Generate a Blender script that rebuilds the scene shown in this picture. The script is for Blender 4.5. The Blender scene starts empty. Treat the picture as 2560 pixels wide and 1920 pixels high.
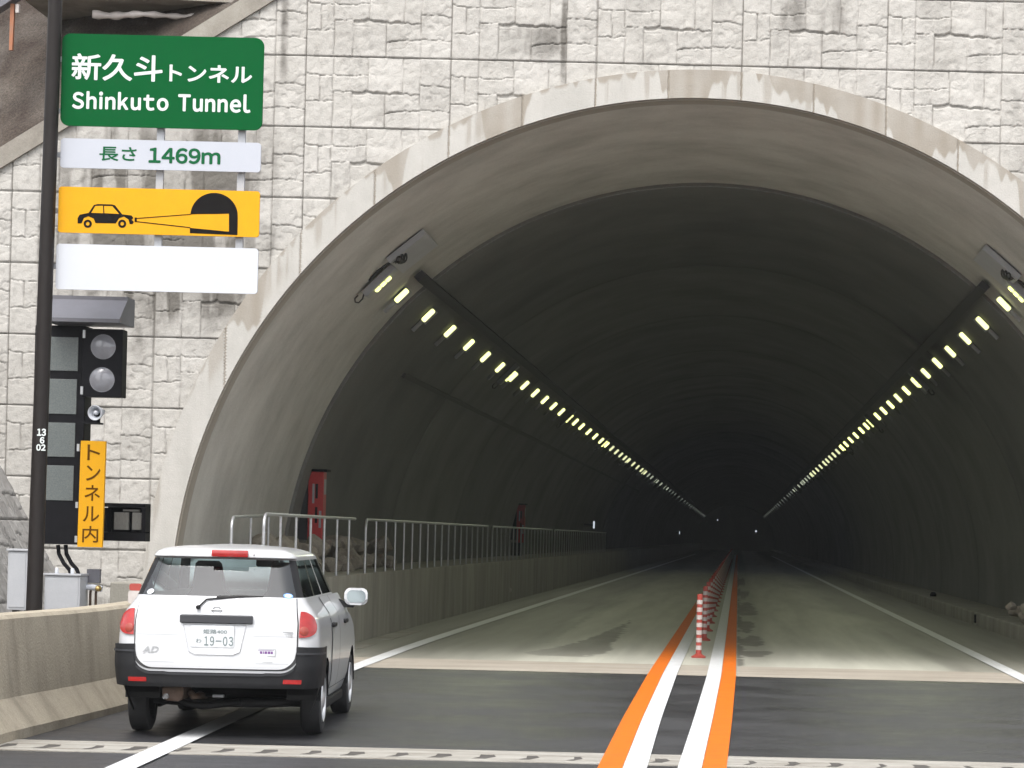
import bpy, bmesh, math, random
import numpy as np
from mathutils import Vector, Matrix

random.seed(7)
S = bpy.context.scene
COL = S.collection
R = math.radians

# ------------------------------------------------------------------ camera, sky, sun, exposure
F = 6600.0            # focal length in pixels of the 2560 wide photograph
H = 1.72              # eye height
TH = R(1.4)           # the picture leans a little
PX, PY = 1845.0, 1350.0   # where the tunnel axis vanishes
ct, st = math.cos(TH), math.sin(TH)
cam_d = bpy.data.cameras.new('camera')
cam = bpy.data.objects.new('camera', cam_d)
COL.objects.link(cam)
cam_d.sensor_fit = 'HORIZONTAL'
cam_d.sensor_width = 36.0
cam_d.lens = 36.0 * F / 2560.0
cam_d.shift_x = -(PX - 1280.0) / 2560.0
cam_d.shift_y = (PY - 960.0) / 2560.0
cam_d.clip_start = 0.1
cam_d.clip_end = 3000.0
cam.location = (0, 0, H)
cam.matrix_world = Matrix.Translation((0, 0, H)) @ Matrix.Rotation(R(90), 4, 'X') @ Matrix.Rotation(TH, 4, 'Z')
S.camera = cam

SUN_EL, SUN_AZ = R(58), R(196)     # azimuth from +Y, clockwise
w = bpy.data.worlds.new('World')
S.world = w
w.use_nodes = True
wn, wl = w.node_tree.nodes, w.node_tree.links
wn.clear()
sky = wn.new('ShaderNodeTexSky')
sky.sky_type = 'NISHITA'
sky.sun_disc = False
sky.sun_elevation = SUN_EL
sky.sun_rotation = SUN_AZ
sky.air_density = 1.0
sky.dust_density = 4.0
sky.ozone_density = 1.0
hs = wn.new('ShaderNodeHueSaturation')
hs.inputs['Saturation'].default_value = 0.22
bg = wn.new('ShaderNodeBackground')
bg.inputs['Strength'].default_value = 0.15
wo = wn.new('ShaderNodeOutputWorld')
wl.new(sky.outputs[0], hs.inputs['Color'])
wl.new(hs.outputs[0], bg.inputs['Color'])
wl.new(bg.outputs[0], wo.inputs['Surface'])

sun_d = bpy.data.lights.new('sun', 'SUN')
sun_d.energy = 0.55
sun_d.angle = R(35)
sun_d.color = (1.0, 0.96, 0.90)
sun = bpy.data.objects.new('sun', sun_d)
COL.objects.link(sun)
sd = Vector((math.sin(SUN_AZ) * math.cos(SUN_EL), math.cos(SUN_AZ) * math.cos(SUN_EL), math.sin(SUN_EL)))
sun.rotation_euler = sd.to_track_quat('Z', 'Y').to_euler()
sun.location = sd * 60

S.view_settings.view_transform = 'Standard'
S.view_settings.look = 'None'
S.view_settings.exposure = 1.3
S.view_settings.gamma = 1.0
S.cycles.use_denoising = True
S.cycles.max_bounces = 8
S.cycles.diffuse_bounces = 5
S.cycles.glossy_bounces = 4
S.cycles.transparent_max_bounces = 12
S.cycles.sample_clamp_indirect = 4.0
S.cycles.caustics_reflective = False
S.cycles.caustics_refractive = False


# ------------------------------------------------------------------ photo measure -> world
def uv(px, py):
    a, b = px - PX, py - PY
    return a * ct + b * st, a * st - b * ct


def W(px, py, Y):
    u, v = uv(px, py)
    return u * Y / F, H + v * Y / F


def G(px, py, z=0.0):
    u, v = uv(px, py)
    Y = F * (z - H) / v
    return u * Y / F, Y


# ------------------------------------------------------------------ object helpers
def tag(o, label=None, cat=None, group=None, kind=None):
    if label: o['label'] = label
    if cat: o['category'] = cat
    if group: o['group'] = group
    if kind: o['kind'] = kind
    return o


def thing(name, label, cat, loc=(0, 0, 0), rz=0.0, group=None):
    o = bpy.data.objects.new(name, None)
    COL.objects.link(o)
    o.location = loc
    o.rotation_euler = (0, 0, rz)
    o.empty_display_size = 0.2
    return tag(o, label, cat, group)


def link(name, me, parent=None):
    o = bpy.data.objects.new(name, me)
    COL.objects.link(o)
    if parent is not None:
        o.parent = parent
    return o


def obj(name, bm, mats, parent=None, smooth=False, auto=None):
    bmesh.ops.recalc_face_normals(bm, faces=bm.faces[:])
    me = bpy.data.meshes.new(name)
    bm.to_mesh(me)
    bm.free()
    for m in (mats if isinstance(mats, (list, tuple)) else [mats]):
        me.materials.append(m)
    if smooth:
        me.shade_smooth()
        if auto is not None:
            me.set_sharp_from_angle(angle=R(auto))
    return link(name, me, parent)


def copy_tree(o, parent=None):
    c = o.copy()
    COL.objects.link(c)
    if parent is not None:
        c.parent = parent
    for ch in list(o.children):
        copy_tree(ch, c)
    return c


def B():
    return bmesh.new()


def box(bm, x0, x1, y0, y1, z0, z1, bev=0.0, mi=0, seg=2):
    vs = [bm.verts.new(p) for p in ((x0, y0, z0), (x1, y0, z0), (x1, y1, z0), (x0, y1, z0),
                                    (x0, y0, z1), (x1, y0, z1), (x1, y1, z1), (x0, y1, z1))]
    fs = []
    for q in ((0, 3, 2, 1), (4, 5, 6, 7), (0, 1, 5, 4), (1, 2, 6, 5), (2, 3, 7, 6), (3, 0, 4, 7)):
        f = bm.faces.new([vs[i] for i in q])
        f.material_index = mi
        fs.append(f)
    if bev > 0:
        es = list({e for f in fs for e in f.edges})
        r = bmesh.ops.bevel(bm, geom=es, offset=bev, segments=seg, affect='EDGES', profile=0.5)
        for f in r['faces']:
            f.material_index = mi
    return vs


def prism(bm, pts, fn0, fn1, mi=0, cap=True):
    """extrude a 2D outline between two embeddings fn0(p), fn1(p)"""
    a = [bm.verts.new(fn0(p)) for p in pts]
    b = [bm.verts.new(fn1(p)) for p in pts]
    n = len(pts)
    fs = []
    for i in range(n):
        j = (i + 1) % n
        fs.append(bm.faces.new((a[i], a[j], b[j], b[i])))
    if cap:
        fs.append(bm.faces.new(a[::-1]))
        fs.append(bm.faces.new(b))
    for f in fs:
        f.material_index = mi


def xz(bm, pts, y0, y1, mi=0):
    prism(bm, pts, lambda p: (p[0], y0, p[1]), lambda p: (p[0], y1, p[1]), mi)


def xy(bm, pts, z0, z1, mi=0):
    prism(bm, pts, lambda p: (p[0], p[1], z0), lambda p: (p[0], p[1], z1), mi)


def rrect(x0, x1, z0, z1, r, n=6):
    out = []
    for cx, cz, a0 in ((x1 - r, z1 - r, 0), (x0 + r, z1 - r, 90), (x0 + r, z0 + r, 180), (x1 - r, z0 + r, 270)):
        for i in range(n + 1):
            a = R(a0 + 90 * i / n)
            out.append((cx + r * math.cos(a), cz + r * math.sin(a)))
    return out


def circ(cx, cz, r, n=24, a0=0, a1=360):
    m = n if a1 - a0 == 360 else n + 1
    return [(cx + r * math.cos(R(a0 + (a1 - a0) * i / n)), cz + r * math.sin(R(a0 + (a1 - a0) * i / n))) for i in range(m)]


def tube(bm, path, r, n=10, mi=0, caps=True):
    """round bar along a path of points; r number or list"""
    P = [Vector(p) for p in path]
    rs = r if isinstance(r, (list, tuple)) else [r] * len(P)
    rings = []
    up = None
    for i, p in enumerate(P):
        if i == 0: d = P[1] - P[0]
        elif i == len(P) - 1: d = P[-1] - P[-2]
        else: d = (P[i + 1] - P[i]).normalized() + (P[i] - P[i - 1]).normalized()
        d.normalize()
        if up is None:
            up = Vector((0, 0, 1)) if abs(d.z) < 0.9 else Vector((1, 0, 0))
        s_ = d.cross(up)
        s_.normalize()
        up = s_.cross(d)
        rings.append([bm.verts.new(p + (s_ * math.cos(2 * math.pi * k / n) + up * math.sin(2 * math.pi * k / n)) * rs[i]) for k in range(n)])
    for a, b in zip(rings[:-1], rings[1:]):
        for k in range(n):
            f = bm.faces.new((a[k], a[(k + 1) % n], b[(k + 1) % n], b[k]))
            f.material_index = mi
    if caps:
        for rg in (rings[0][::-1], rings[-1]):
            f = bm.faces.new(rg)
            f.material_index = mi


def lathe(bm, prof, origin, axis, n=32, mi=None):
    """prof: list of (radius, along); axis a unit Vector"""
    ax = Vector(axis).normalized()
    t = Vector((0, 0, 1)) if abs(ax.z) < 0.9 else Vector((1, 0, 0))
    s_ = ax.cross(t).normalized()
    u_ = s_.cross(ax)
    O = Vector(origin)
    rings = []
    for r, h in prof:
        if r < 1e-6:
            rings.append([bm.verts.new(O + ax * h)])
        else:
            rings.append([bm.verts.new(O + ax * h + (s_ * math.cos(2 * math.pi * k / n) + u_ * math.sin(2 * math.pi * k / n)) * r) for k in range(n)])
    for i, (a, b) in enumerate(zip(rings[:-1], rings[1:])):
        for k in range(n):
            k2 = (k + 1) % n
            if len(a) == 1 and len(b) == 1: continue
            if len(a) == 1: f = bm.faces.new((a[0], b[k2], b[k]))
            elif len(b) == 1: f = bm.faces.new((a[k], a[k2], b[0]))
            else: f = bm.faces.new((a[k], a[k2], b[k2], b[k]))
            if mi: f.material_index = mi[i]


def grid_mesh(name, V, nu, nv, mats, parent=None, keep=None, attr=None, smooth=True):
    """V (nv,nu,3) numpy grid -> mesh object; keep (nv-1,nu-1) bool"""
    idx = np.arange(nu * nv, dtype=np.int32).reshape(nv, nu)
    q = np.stack([idx[:-1, :-1], idx[:-1, 1:], idx[1:, 1:], idx[1:, :-1]], -1).reshape(-1, 4)
    if keep is not None:
        q = q[keep.reshape(-1)]
    used = np.zeros(nu * nv, bool)
    used[q.reshape(-1)] = True
    remap = np.cumsum(used) - 1
    co = V.reshape(-1, 3)[used].astype(np.float32)
    q = remap[q].astype(np.int32)
    me = bpy.data.meshes.new(name)
    me.vertices.add(len(co))
    me.vertices.foreach_set('co', co.reshape(-1))
    me.loops.add(q.size)
    me.loops.foreach_set('vertex_index', q.reshape(-1))
    me.polygons.add(len(q))
    me.polygons.foreach_set('loop_start', np.arange(0, q.size, 4, dtype=np.int32))
    me.update(calc_edges=True)
    if attr:
        for k, a in attr.items():
            at = me.attributes.new(k, 'FLOAT', 'POINT')
            at.data.foreach_set('value', a.reshape(-1)[used].astype(np.float32))
    for m in (mats if isinstance(mats, (list, tuple)) else [mats]):
        me.materials.append(m)
    if smooth:
        me.shade_smooth()
    me.validate()
    return link(name, me, parent)


def hash2(ix, iz, seed):
    h = (ix.astype(np.int64) * 374761393 + iz.astype(np.int64) * 668265263 + seed * 982451653) & 0x7fffffff
    h = ((h ^ (h >> 13)) * 1274126177) & 0x7fffffff
    h = h ^ (h >> 16)
    return (h & 0xffff) / 65535.0


def vn(x, z, seed=0):
    ix, iz = np.floor(x), np.floor(z)
    fx, fz = x - ix, z - iz
    fx = fx * fx * (3 - 2 * fx)
    fz = fz * fz * (3 - 2 * fz)
    a = hash2(ix, iz, seed); b = hash2(ix + 1, iz, seed)
    c = hash2(ix, iz + 1, seed); d = hash2(ix + 1, iz + 1, seed)
    return (a * (1 - fx) + b * fx) * (1 - fz) + (c * (1 - fx) + d * fx) * fz


def fbm(x, z, seed=0, o=4):
    r, a, t = 0, 0.5, 0
    for k in range(o):
        r = r + a * vn(x * 2 ** k, z * 2 ** k, seed + k)
        t += a
        a *= 0.5
    return r / t


def sstep(a, b, x):
    t = np.clip((x - a) / (b - a), 0, 1)
    return t * t * (3 - 2 * t)


# ------------------------------------------------------------------ materials
def mat(name, col, rough=0.7, col2=None, scale=4.0, stretch=(1, 1, 1), lo=0.35, hi=0.7, bump=0.0, bscale=40.0,
        metal=0.0, spec=0.5, attr=None, attr_col=None, coat=0.0, fine=0.0, rough2=None):
    m = bpy.data.materials.new(name)
    m.use_nodes = True
    n, l = m.node_tree.nodes, m.node_tree.links
    p = n['Principled BSDF']
    p.inputs['Roughness'].default_value = rough
    p.inputs['Metallic'].default_value = metal
    p.inputs['Specular IOR Level'].default_value = spec
    p.inputs['Coat Weight'].default_value = coat
    p.inputs['Base Color'].default_value = (*col, 1)
    tc = n.new('ShaderNodeTexCoord')
    src = None
    if col2 is not None:
        mp = n.new('ShaderNodeMapping')
        mp.inputs['Scale'].default_value = stretch
        l.new(tc.outputs['Object'], mp.inputs['Vector'])
        nz = n.new('ShaderNodeTexNoise')
        nz.inputs['Scale'].default_value = scale
        nz.inputs['Detail'].default_value = 6
        nz.inputs['Roughness'].default_value = 0.65
        l.new(mp.outputs[0], nz.inputs['Vector'])
        mr = n.new('ShaderNodeMapRange')
        mr.inputs['From Min'].default_value = lo
        mr.inputs['From Max'].default_value = hi
        l.new(nz.outputs['Fac'], mr.inputs['Value'])
        mx = n.new('ShaderNodeMix')
        mx.data_type = 'RGBA'
        mx.inputs['A'].default_value = (*col, 1)
        mx.inputs['B'].default_value = (*col2, 1)
        l.new(mr.outputs[0], mx.inputs['Factor'])
        src = mx.outputs['Result']
        if rough2 is not None:
            r2 = n.new('ShaderNodeMapRange')
            r2.inputs['To Min'].default_value = rough
            r2.inputs['To Max'].default_value = rough2
            l.new(mr.outputs[0], r2.inputs['Value'])
            l.new(r2.outputs[0], p.inputs['Roughness'])
    if attr is not None:
        at = n.new('ShaderNodeAttribute')
        at.attribute_name = attr
        mx2 = n.new('ShaderNodeMix')
        mx2.data_type = 'RGBA'
        if src is not None: l.new(src, mx2.inputs['A'])
        else: mx2.inputs['A'].default_value = (*col, 1)
        mx2.inputs['B'].default_value = (*attr_col, 1)
        l.new(at.outputs['Fac'], mx2.inputs['Factor'])
        src = mx2.outputs['Result']
    if fine > 0:
        nf = n.new('ShaderNodeTexNoise')
        nf.inputs['Scale'].default_value = bscale * 1.7
        nf.inputs['Detail'].default_value = 3
        l.new(tc.outputs['Object'], nf.inputs['Vector'])
        mf = n.new('ShaderNodeMapRange')
        mf.inputs['From Min'].default_value = 0.3
        mf.inputs['From Max'].default_value = 0.7
        mf.inputs['To Min'].default_value = 1 - fine
        mf.inputs['To Max'].default_value = 1 + fine
        l.new(nf.outputs['Fac'], mf.inputs['Value'])
        vm = n.new('ShaderNodeVectorMath')
        vm.operation = 'SCALE'
        if src is not None: l.new(src, vm.inputs[0])
        else: vm.inputs[0].default_value = col
        l.new(mf.outputs[0], vm.inputs['Scale'])
        src = vm.outputs[0]
    if src is not None:
        l.new(src, p.inputs['Base Color'])
    if bump > 0:
        nb = n.new('ShaderNodeTexNoise')
        nb.inputs['Scale'].default_value = bscale
        nb.inputs['Detail'].default_value = 4
        l.new(tc.outputs['Object'], nb.inputs['Vector'])
        bn = n.new('ShaderNodeBump')
        bn.inputs['Strength'].default_value = bump
        bn.inputs['Distance'].default_value = 0.02
        l.new(nb.outputs['Fac'], bn.inputs['Height'])
        l.new(bn.outputs[0], p.inputs['Normal'])
    return m


def emit(name, col, strength):
    m = bpy.data.materials.new(name)
    m.use_nodes = True
    n, l = m.node_tree.nodes, m.node_tree.links
    n.clear()
    e = n.new('ShaderNodeEmission')
    e.inputs['Color'].default_value = (*col, 1)
    e.inputs['Strength'].default_value = strength
    o = n.new('ShaderNodeOutputMaterial')
    l.new(e.outputs[0], o.inputs['Surface'])
    return m


def glass(name, tint, rough=0.02, ior=1.5, refl=1.0, base=0.0):
    m = bpy.data.materials.new(name)
    m.use_nodes = True
    n, l = m.node_tree.nodes, m.node_tree.links
    n.clear()
    t = n.new('ShaderNodeBsdfTransparent')
    t.inputs['Color'].default_value = (*tint, 1)
    g = n.new('ShaderNodeBsdfGlossy')
    g.inputs['Roughness'].default_value = rough
    g.inputs['Color'].default_value = (1, 1, 1, 1)
    fr = n.new('ShaderNodeFresnel')
    fr.inputs['IOR'].default_value = ior
    mu = n.new('ShaderNodeMath')
    mu.operation = 'MULTIPLY'
    mu.operation = 'MULTIPLY_ADD'
    mu.inputs[1].default_value = refl
    mu.inputs[2].default_value = base
    l.new(fr.outputs[0], mu.inputs[0])
    mx = n.new('ShaderNodeMixShader')
    l.new(mu.outputs[0], mx.inputs[0])
    l.new(t.outputs[0], mx.inputs[1])
    l.new(g.outputs[0], mx.inputs[2])
    o = n.new('ShaderNodeOutputMaterial')
    l.new(mx.outputs[0], o.inputs['Surface'])
    return m


M = {}
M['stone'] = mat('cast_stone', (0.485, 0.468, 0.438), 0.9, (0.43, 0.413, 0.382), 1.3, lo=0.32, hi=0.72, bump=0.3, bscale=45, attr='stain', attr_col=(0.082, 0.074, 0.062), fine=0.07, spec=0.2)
M['embank'] = mat('embankment_stone', (0.36, 0.35, 0.335), 0.9, (0.23, 0.22, 0.21), 2.5, bump=0.4, bscale=40, attr='stain', attr_col=(0.06, 0.056, 0.05), spec=0.2)
M['coping'] = mat('coping_concrete', (0.32, 0.30, 0.26), 0.9, (0.20, 0.18, 0.155), 2.2, bump=0.25, bscale=50, fine=0.1, spec=0.2)
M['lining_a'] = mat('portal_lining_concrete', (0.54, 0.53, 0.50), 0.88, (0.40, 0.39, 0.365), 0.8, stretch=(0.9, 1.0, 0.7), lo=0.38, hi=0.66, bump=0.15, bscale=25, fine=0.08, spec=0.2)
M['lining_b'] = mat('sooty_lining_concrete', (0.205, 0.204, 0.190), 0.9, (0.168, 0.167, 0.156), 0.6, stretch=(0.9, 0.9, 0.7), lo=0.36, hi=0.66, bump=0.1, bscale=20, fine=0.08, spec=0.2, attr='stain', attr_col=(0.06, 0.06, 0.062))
M['asphalt'] = mat('asphalt', (0.033, 0.033, 0.036), 0.50, (0.022, 0.022, 0.0245), 0.8, stretch=(1.0, 1.0, 1), lo=0.38, hi=0.64, bump=0.35, bscale=140, fine=0.30, spec=0.6, rough2=0.30)
M['apron'] = mat('apron_concrete', (0.36, 0.325, 0.275), 0.85, (0.25, 0.22, 0.18), 1.2, stretch=(0.5, 1.6, 1), bump=0.3, bscale=60, fine=0.12, spec=0.25)
M['floor'] = mat('tunnel_road_concrete', (0.49, 0.485, 0.415), 0.62, (0.39, 0.385, 0.33), 1.0, stretch=(2.6, 0.14, 1), bump=0.2, bscale=60, fine=0.10, attr='stain', attr_col=(0.11, 0.104, 0.088), spec=0.4)
M['walk'] = mat('walkway_concrete', (0.36, 0.345, 0.30), 0.85, (0.23, 0.22, 0.19), 1.1, stretch=(1, 1.4, 0.35), bump=0.2, bscale=40, fine=0.1, spec=0.25)
M['barrier'] = mat('barrier_concrete', (0.385, 0.34, 0.265), 0.9, (0.25, 0.22, 0.17), 2.2, stretch=(1.0, 1.4, 0.4), lo=0.42, hi=0.75, bump=0.35, bscale=45, fine=0.12, spec=0.2)
M['white_paint'] = mat('white_road_paint', (0.60, 0.61, 0.62), 0.55, (0.44, 0.445, 0.445), 5, lo=0.45, hi=0.85, bump=0.25, bscale=120, fine=0.07)
M['orange_paint'] = mat('orange_road_paint', (0.62, 0.14, 0.006), 0.6, (0.47, 0.105, 0.010), 5, lo=0.42, hi=0.80, bump=0.25, bscale=120, fine=0.09, spec=.2)
M['gravel'] = mat('gravel_slope', (0.080, 0.066, 0.055), 0.95, (0.042, 0.032, 0.027), 1.1, lo=0.35, hi=0.65, bump=0.9, bscale=22, fine=0.40, spec=0.1, attr='stain', attr_col=(0.25, 0.235, 0.21))
M['dirt'] = mat('dirt_ground', (0.20, 0.18, 0.15), 0.95, (0.12, 0.105, 0.09), 1.0, bump=0.6, bscale=30, fine=0.2)
M['steel'] = mat('galvanised_steel', (0.50, 0.51, 0.52), 0.4, (0.38, 0.39, 0.40), 9, metal=0.7)
M['pole'] = mat('dark_brown_pole_paint', (0.017, 0.0135, 0.0125), 0.5, (0.013, 0.0105, 0.0095), 5, spec=0.25)
M['black'] = mat('black_panel', (0.0065, 0.0065, 0.008), 0.55, (0.010, 0.010, 0.012), 8, spec=.1)
M['greybox'] = mat('grey_enamel', (0.40, 0.41, 0.43), 0.5, (0.36, 0.37, 0.39), 4, fine=0.03)
M['hood'] = mat('hood_grey', (0.135, 0.135, 0.155), 0.5, (0.115, 0.115, 0.13), 4)
M['green'] = mat('sign_green', (0.001, 0.085, 0.021), 0.6, (0.001, 0.08, 0.02), 6, spec=0.06)
M['signwhite'] = mat('sign_white', (0.455, 0.475, 0.525), 0.45, (0.44, 0.46, 0.51), 5, spec=.2)
M['signblank'] = mat('sign_blank_white', (0.545, 0.565, 0.605), 0.45, (0.53, 0.55, 0.59), 5, spec=.2)
M['yellow'] = mat('sign_yellow', (0.66, 0.33, 0.012), 0.55, (0.63, 0.31, 0.012), 5, spec=.1)
M['letter_white'] = mat('lettering_white', (0.62, 0.66, 0.65), 0.5, spec=.2)
M['letter_green'] = mat('lettering_green', (0.006, 0.10, 0.035), 0.6, spec=.1)
M['letter_black'] = mat('lettering_black', (0.010, 0.009, 0.009), 0.7, spec=.05)
M['letter_brown'] = mat('lettering_brown', (0.11, 0.045, 0.005), 0.7, spec=.05)
M['red_box'] = mat('red_cabinet_paint', (0.46, 0.028, 0.028), 0.45, (0.36, 0.022, 0.022), 5)
M['red_post'] = mat('red_post_plastic', (0.38, 0.055, 0.038), 0.6, (0.29, 0.045, 0.032), 6)
M['white_band'] = mat('white_reflective_band', (0.52, 0.48, 0.46), 0.5, (.42, .38, .36), 9)
M['rock'] = mat('pale_rubble', (0.34, 0.31, 0.255), 0.95, (0.20, 0.175, 0.14), 3.0, bump=0.6, bscale=25, fine=0.15, spec=0.2)
M['dark_metal'] = mat('dark_cable_tray', (0.022, 0.022, 0.024), 0.6)
M['conduit_grey'] = mat('sooty_conduit', (0.085, 0.083, 0.076), 0.8)
M['lampbody'] = mat('lamp_housing_grey', (0.34, 0.35, 0.36), 0.5, (0.28, 0.28, 0.30), 6)
M['rust'] = mat('rusty_steel', (0.075, 0.045, 0.032), 0.6, (0.12, 0.08, 0.055), 9, metal=0.3, bump=0.2)
M['brass'] = mat('brass', (0.55, 0.40, 0.16), 0.35, metal=0.8)
M['rubber'] = mat('tyre_rubber', (0.018, 0.018, 0.019), 0.75, (0.026, 0.026, 0.027), 12, bump=0.2, bscale=120)
M['orange_post'] = mat('orange_painted_post', (0.34, 0.12, 0.05), 0.6, (0.25, 0.13, 0.08), 6)
M['joint_steel'] = mat('worn_joint_cover', (0.37, 0.355, 0.32), 0.7, (0.19, 0.17, 0.14), 1.6, stretch=(0.8, 3, 1), bump=0.3, bscale=70, fine=0.12)
M['joint_rubber'] = mat('joint_rubber', (0.075, 0.068, 0.06), 0.8, (.045, .04, .035), 3)
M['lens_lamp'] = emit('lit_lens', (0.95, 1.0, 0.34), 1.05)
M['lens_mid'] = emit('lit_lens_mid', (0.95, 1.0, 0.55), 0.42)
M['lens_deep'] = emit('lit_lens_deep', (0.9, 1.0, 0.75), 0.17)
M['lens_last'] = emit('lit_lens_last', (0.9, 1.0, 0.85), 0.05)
M['lens_strip'] = emit('lit_strip', (0.95, 1.0, 0.30), 1.05)
M['lens_far'] = emit('lit_marker', (0.8, 0.9, 1.0), 0.30)

# ------------------------------------------------------------------ tunnel
YP = 34.4                      # portal face
CX, CZ, RI, RO = -0.59, 0.68, 6.75, 7.14
WALL_X, KERB_X = -5.84, 5.17   # walkway wall and kerb on the right
Y_SEG = 42.4
Y_END = 430.0

tunnel = thing('road_tunnel', 'road tunnel with pale cast stone portal wall and wide arched mouth', 'tunnel', (CX, YP, 0))
OFF = Vector((CX, YP, 0))


def under(o):
    """keep world coordinates of a mesh made in place while it hangs under the tunnel's Empty"""
    o.parent = tunnel
    o.matrix_parent_inverse = Matrix.Translation(-OFF)
    return o


# stone faced portal wall: one moulded panel of 14 stones, repeated like the real formwork
PW, PH = 363 * YP / F, 178 * YP / F
JX = W(762, 300, YP)[0]
JZ = W(811, 141, YP)[1]
STONES = [(0, .19, 0, .27), (0, .10, .27, .62), (.10, .19, .27, .62), (0, .19, .62, 1), (.19, .43, 0, .25), (.19, .43, .25, .48),
          (.19, .32, .48, 1), (.32, .55, .52, 1), (.43, .67, 0, .50), (.67, .79, 0, .52), (.79, 1, 0, .38), (.55, .79, .52, .77),
          (.55, .79, .77, 1), (.79, 1, .38, .74), (.79, 1, .74, 1)]


def stone_field(x, z, seed=3, pw=PW, ph=PH, jx=None, jz=None):
    jx = JX if jx is None else jx
    jz = JZ if jz is None else jz
    pu, pv = (x - jx) / pw, (jz - z) / ph
    iu, iv = np.floor(pu), np.floor(pv)
    u, v = pu - iu, pv - iv
    pid = (iu * 7 + iv * 13)
    # the same wavy joints in every panel, only slightly different from one cast to the next
    wv = (fbm(u * 9, v * 3, seed) - 0.5) * 0.11 + (vn(u * 26, v * 5, seed + 9) - .5) * .028 + (vn(x * 3, z * 3, seed + 40) - 0.5) * 0.02
    wu = (fbm(u * 4 + 7, v * 5, seed + 5) - 0.5) * 0.012
    edge_v = np.clip(np.minimum(v, 1 - v) * 9, 0, 1)
    edge_u = np.clip(np.minimum(u, 1 - u) * 9, 0, 1)
    v2, u2 = v + wv * edge_v, u + wu * edge_u
    dist = np.full(x.shape, -1.0)
    rise = np.zeros(x.shape)
    sid = np.zeros(x.shape)
    for k, (a, b, c, d) in enumerate(STONES):
        dd = np.minimum(np.minimum(u2 - a, b - u2) * pw, np.minimum(v2 - c, d - v2) * ph)
        ins = dd > 0
        dist = np.where(ins, dd, dist)
        rr = random.Random(k * 17 + seed)
        tu, tv, off = rr.uniform(-.03, .03), rr.uniform(-.02, .04), rr.uniform(0.014, 0.022)
        pl = off + tu * (u2 - (a + b) / 2) * pw + tv * (v2 - (c + d) / 2) * ph
        rise = np.where(ins, pl, rise)
        sid = np.where(ins, k + 1, sid)
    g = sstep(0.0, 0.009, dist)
    # chiselled facets
    fx, fz = u * pw + sid * 3.1, v * ph + sid * 5.7
    f1 = np.abs(fbm(fx * 5.5, fz * 5.5, seed + 20, 4) - 0.5)
    f2 = fbm(fx * 16 + fz * 6, fz * 14, seed + 30, 3)
    crk = np.abs(fbm(fx * 3.2 + fz * 2.0, fz * 3.6 - fx, seed + 51, 3) - 0.5)
    h = g * (rise + f1 * 0.032 + f2 * 0.006 - 0.007 * (1 - sstep(0.0, 0.02, crk)))
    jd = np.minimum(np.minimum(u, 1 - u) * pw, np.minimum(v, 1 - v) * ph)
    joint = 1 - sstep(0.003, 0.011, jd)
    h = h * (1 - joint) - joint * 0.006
    tone = np.array([0] + [random.Random(k * 5 + seed).random() for k in range(len(STONES))])[sid.astype(int)]
    return h, 1 - g, joint, tone, pid


def coords(a, fine0, fine1, b, f, c):
    return np.concatenate([np.arange(a, fine0, c), np.arange(fine0, fine1, f), np.arange(fine1, b + c, c)])


gx = coords(-14.0, -9.95, 4.0, 10.0, 0.0125, 0.05)
gz = coords(-0.3, 0.9, 9.0, 10.6, 0.0125, 0.05)
XX, ZZ = np.meshgrid(gx, gz)
h, groove, joint, tone, pid = stone_field(XX, ZZ)
# weathering: vertical run marks, strongest below the slope and above the arch, plus a few damp patches
run = sstep(0.56, 0.78, fbm(XX * 2.6, ZZ * 0.22, 60, 4))
stain = 0.20 * run * fbm(XX * 5, ZZ * 1.2, 61) + 0.08 * hash2(np.floor(pid), np.floor(pid) * 0 + 2, 9)


def blot(px0, px1, py0, py1, s):
    global stain
    xa, za = W(px0, py1, YP)
    xb, zb = W(px1, py0, YP)
    m = np.exp(-((XX - (xa + xb) / 2) / (abs(xb - xa) / 2)) ** 4) * np.exp(-((ZZ - (za + zb) / 2) / (abs(zb - za) / 2)) ** 4)
    stain = stain + 2.1 * s * m * (0.35 + 0.9 * sstep(.35, .7, fbm(XX * 7, ZZ * 1.3, 77)))


for a in ((1400, 1420, -20, 215, .35), (1330, 1420, 60, 150, .22), (1250, 1330, 65, 140, .20), (700, 725, -20, 200, .25), (150, 660, 320, 760, .42),
          (280, 600, 600, 800, .28), (640, 700, 230, 420, .16), (1940, 2020, -10, 80, .22), (2040, 2130, -10, 80, .22), (640, 690, 560, 640, .3), (330, 420, 740, 900, .2)):
    blot(*a)
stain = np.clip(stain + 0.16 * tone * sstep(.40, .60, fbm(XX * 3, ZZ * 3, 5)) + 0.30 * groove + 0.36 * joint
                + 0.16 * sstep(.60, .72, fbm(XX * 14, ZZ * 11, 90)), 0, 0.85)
V = np.stack([XX, YP - h, ZZ], -1)
xc = (XX[:-1, :-1] + XX[1:, 1:]) / 2
zc = (ZZ[:-1, :-1] + ZZ[1:, 1:]) / 2
rad = np.hypot(xc - CX, zc - CZ)
# sloping left shoulder of the wall
CA, CB = W(0, 425, YP), W(672, 12, YP)
cslope = (CB[1] - CA[1]) / (CB[0] - CA[0])
cop_z = lambda x: CA[1] + (x - CA[0]) * cslope
keep = (rad > RI + 0.16) & ~((zc < CZ) & (np.abs(xc - CX) < RI + .16)) & (zc < np.minimum(cop_z(xc) + 0.1, 10.5))
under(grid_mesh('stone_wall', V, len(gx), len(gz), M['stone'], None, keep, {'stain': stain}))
del XX, ZZ, V, h, groove, joint, tone, stain, run

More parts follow.
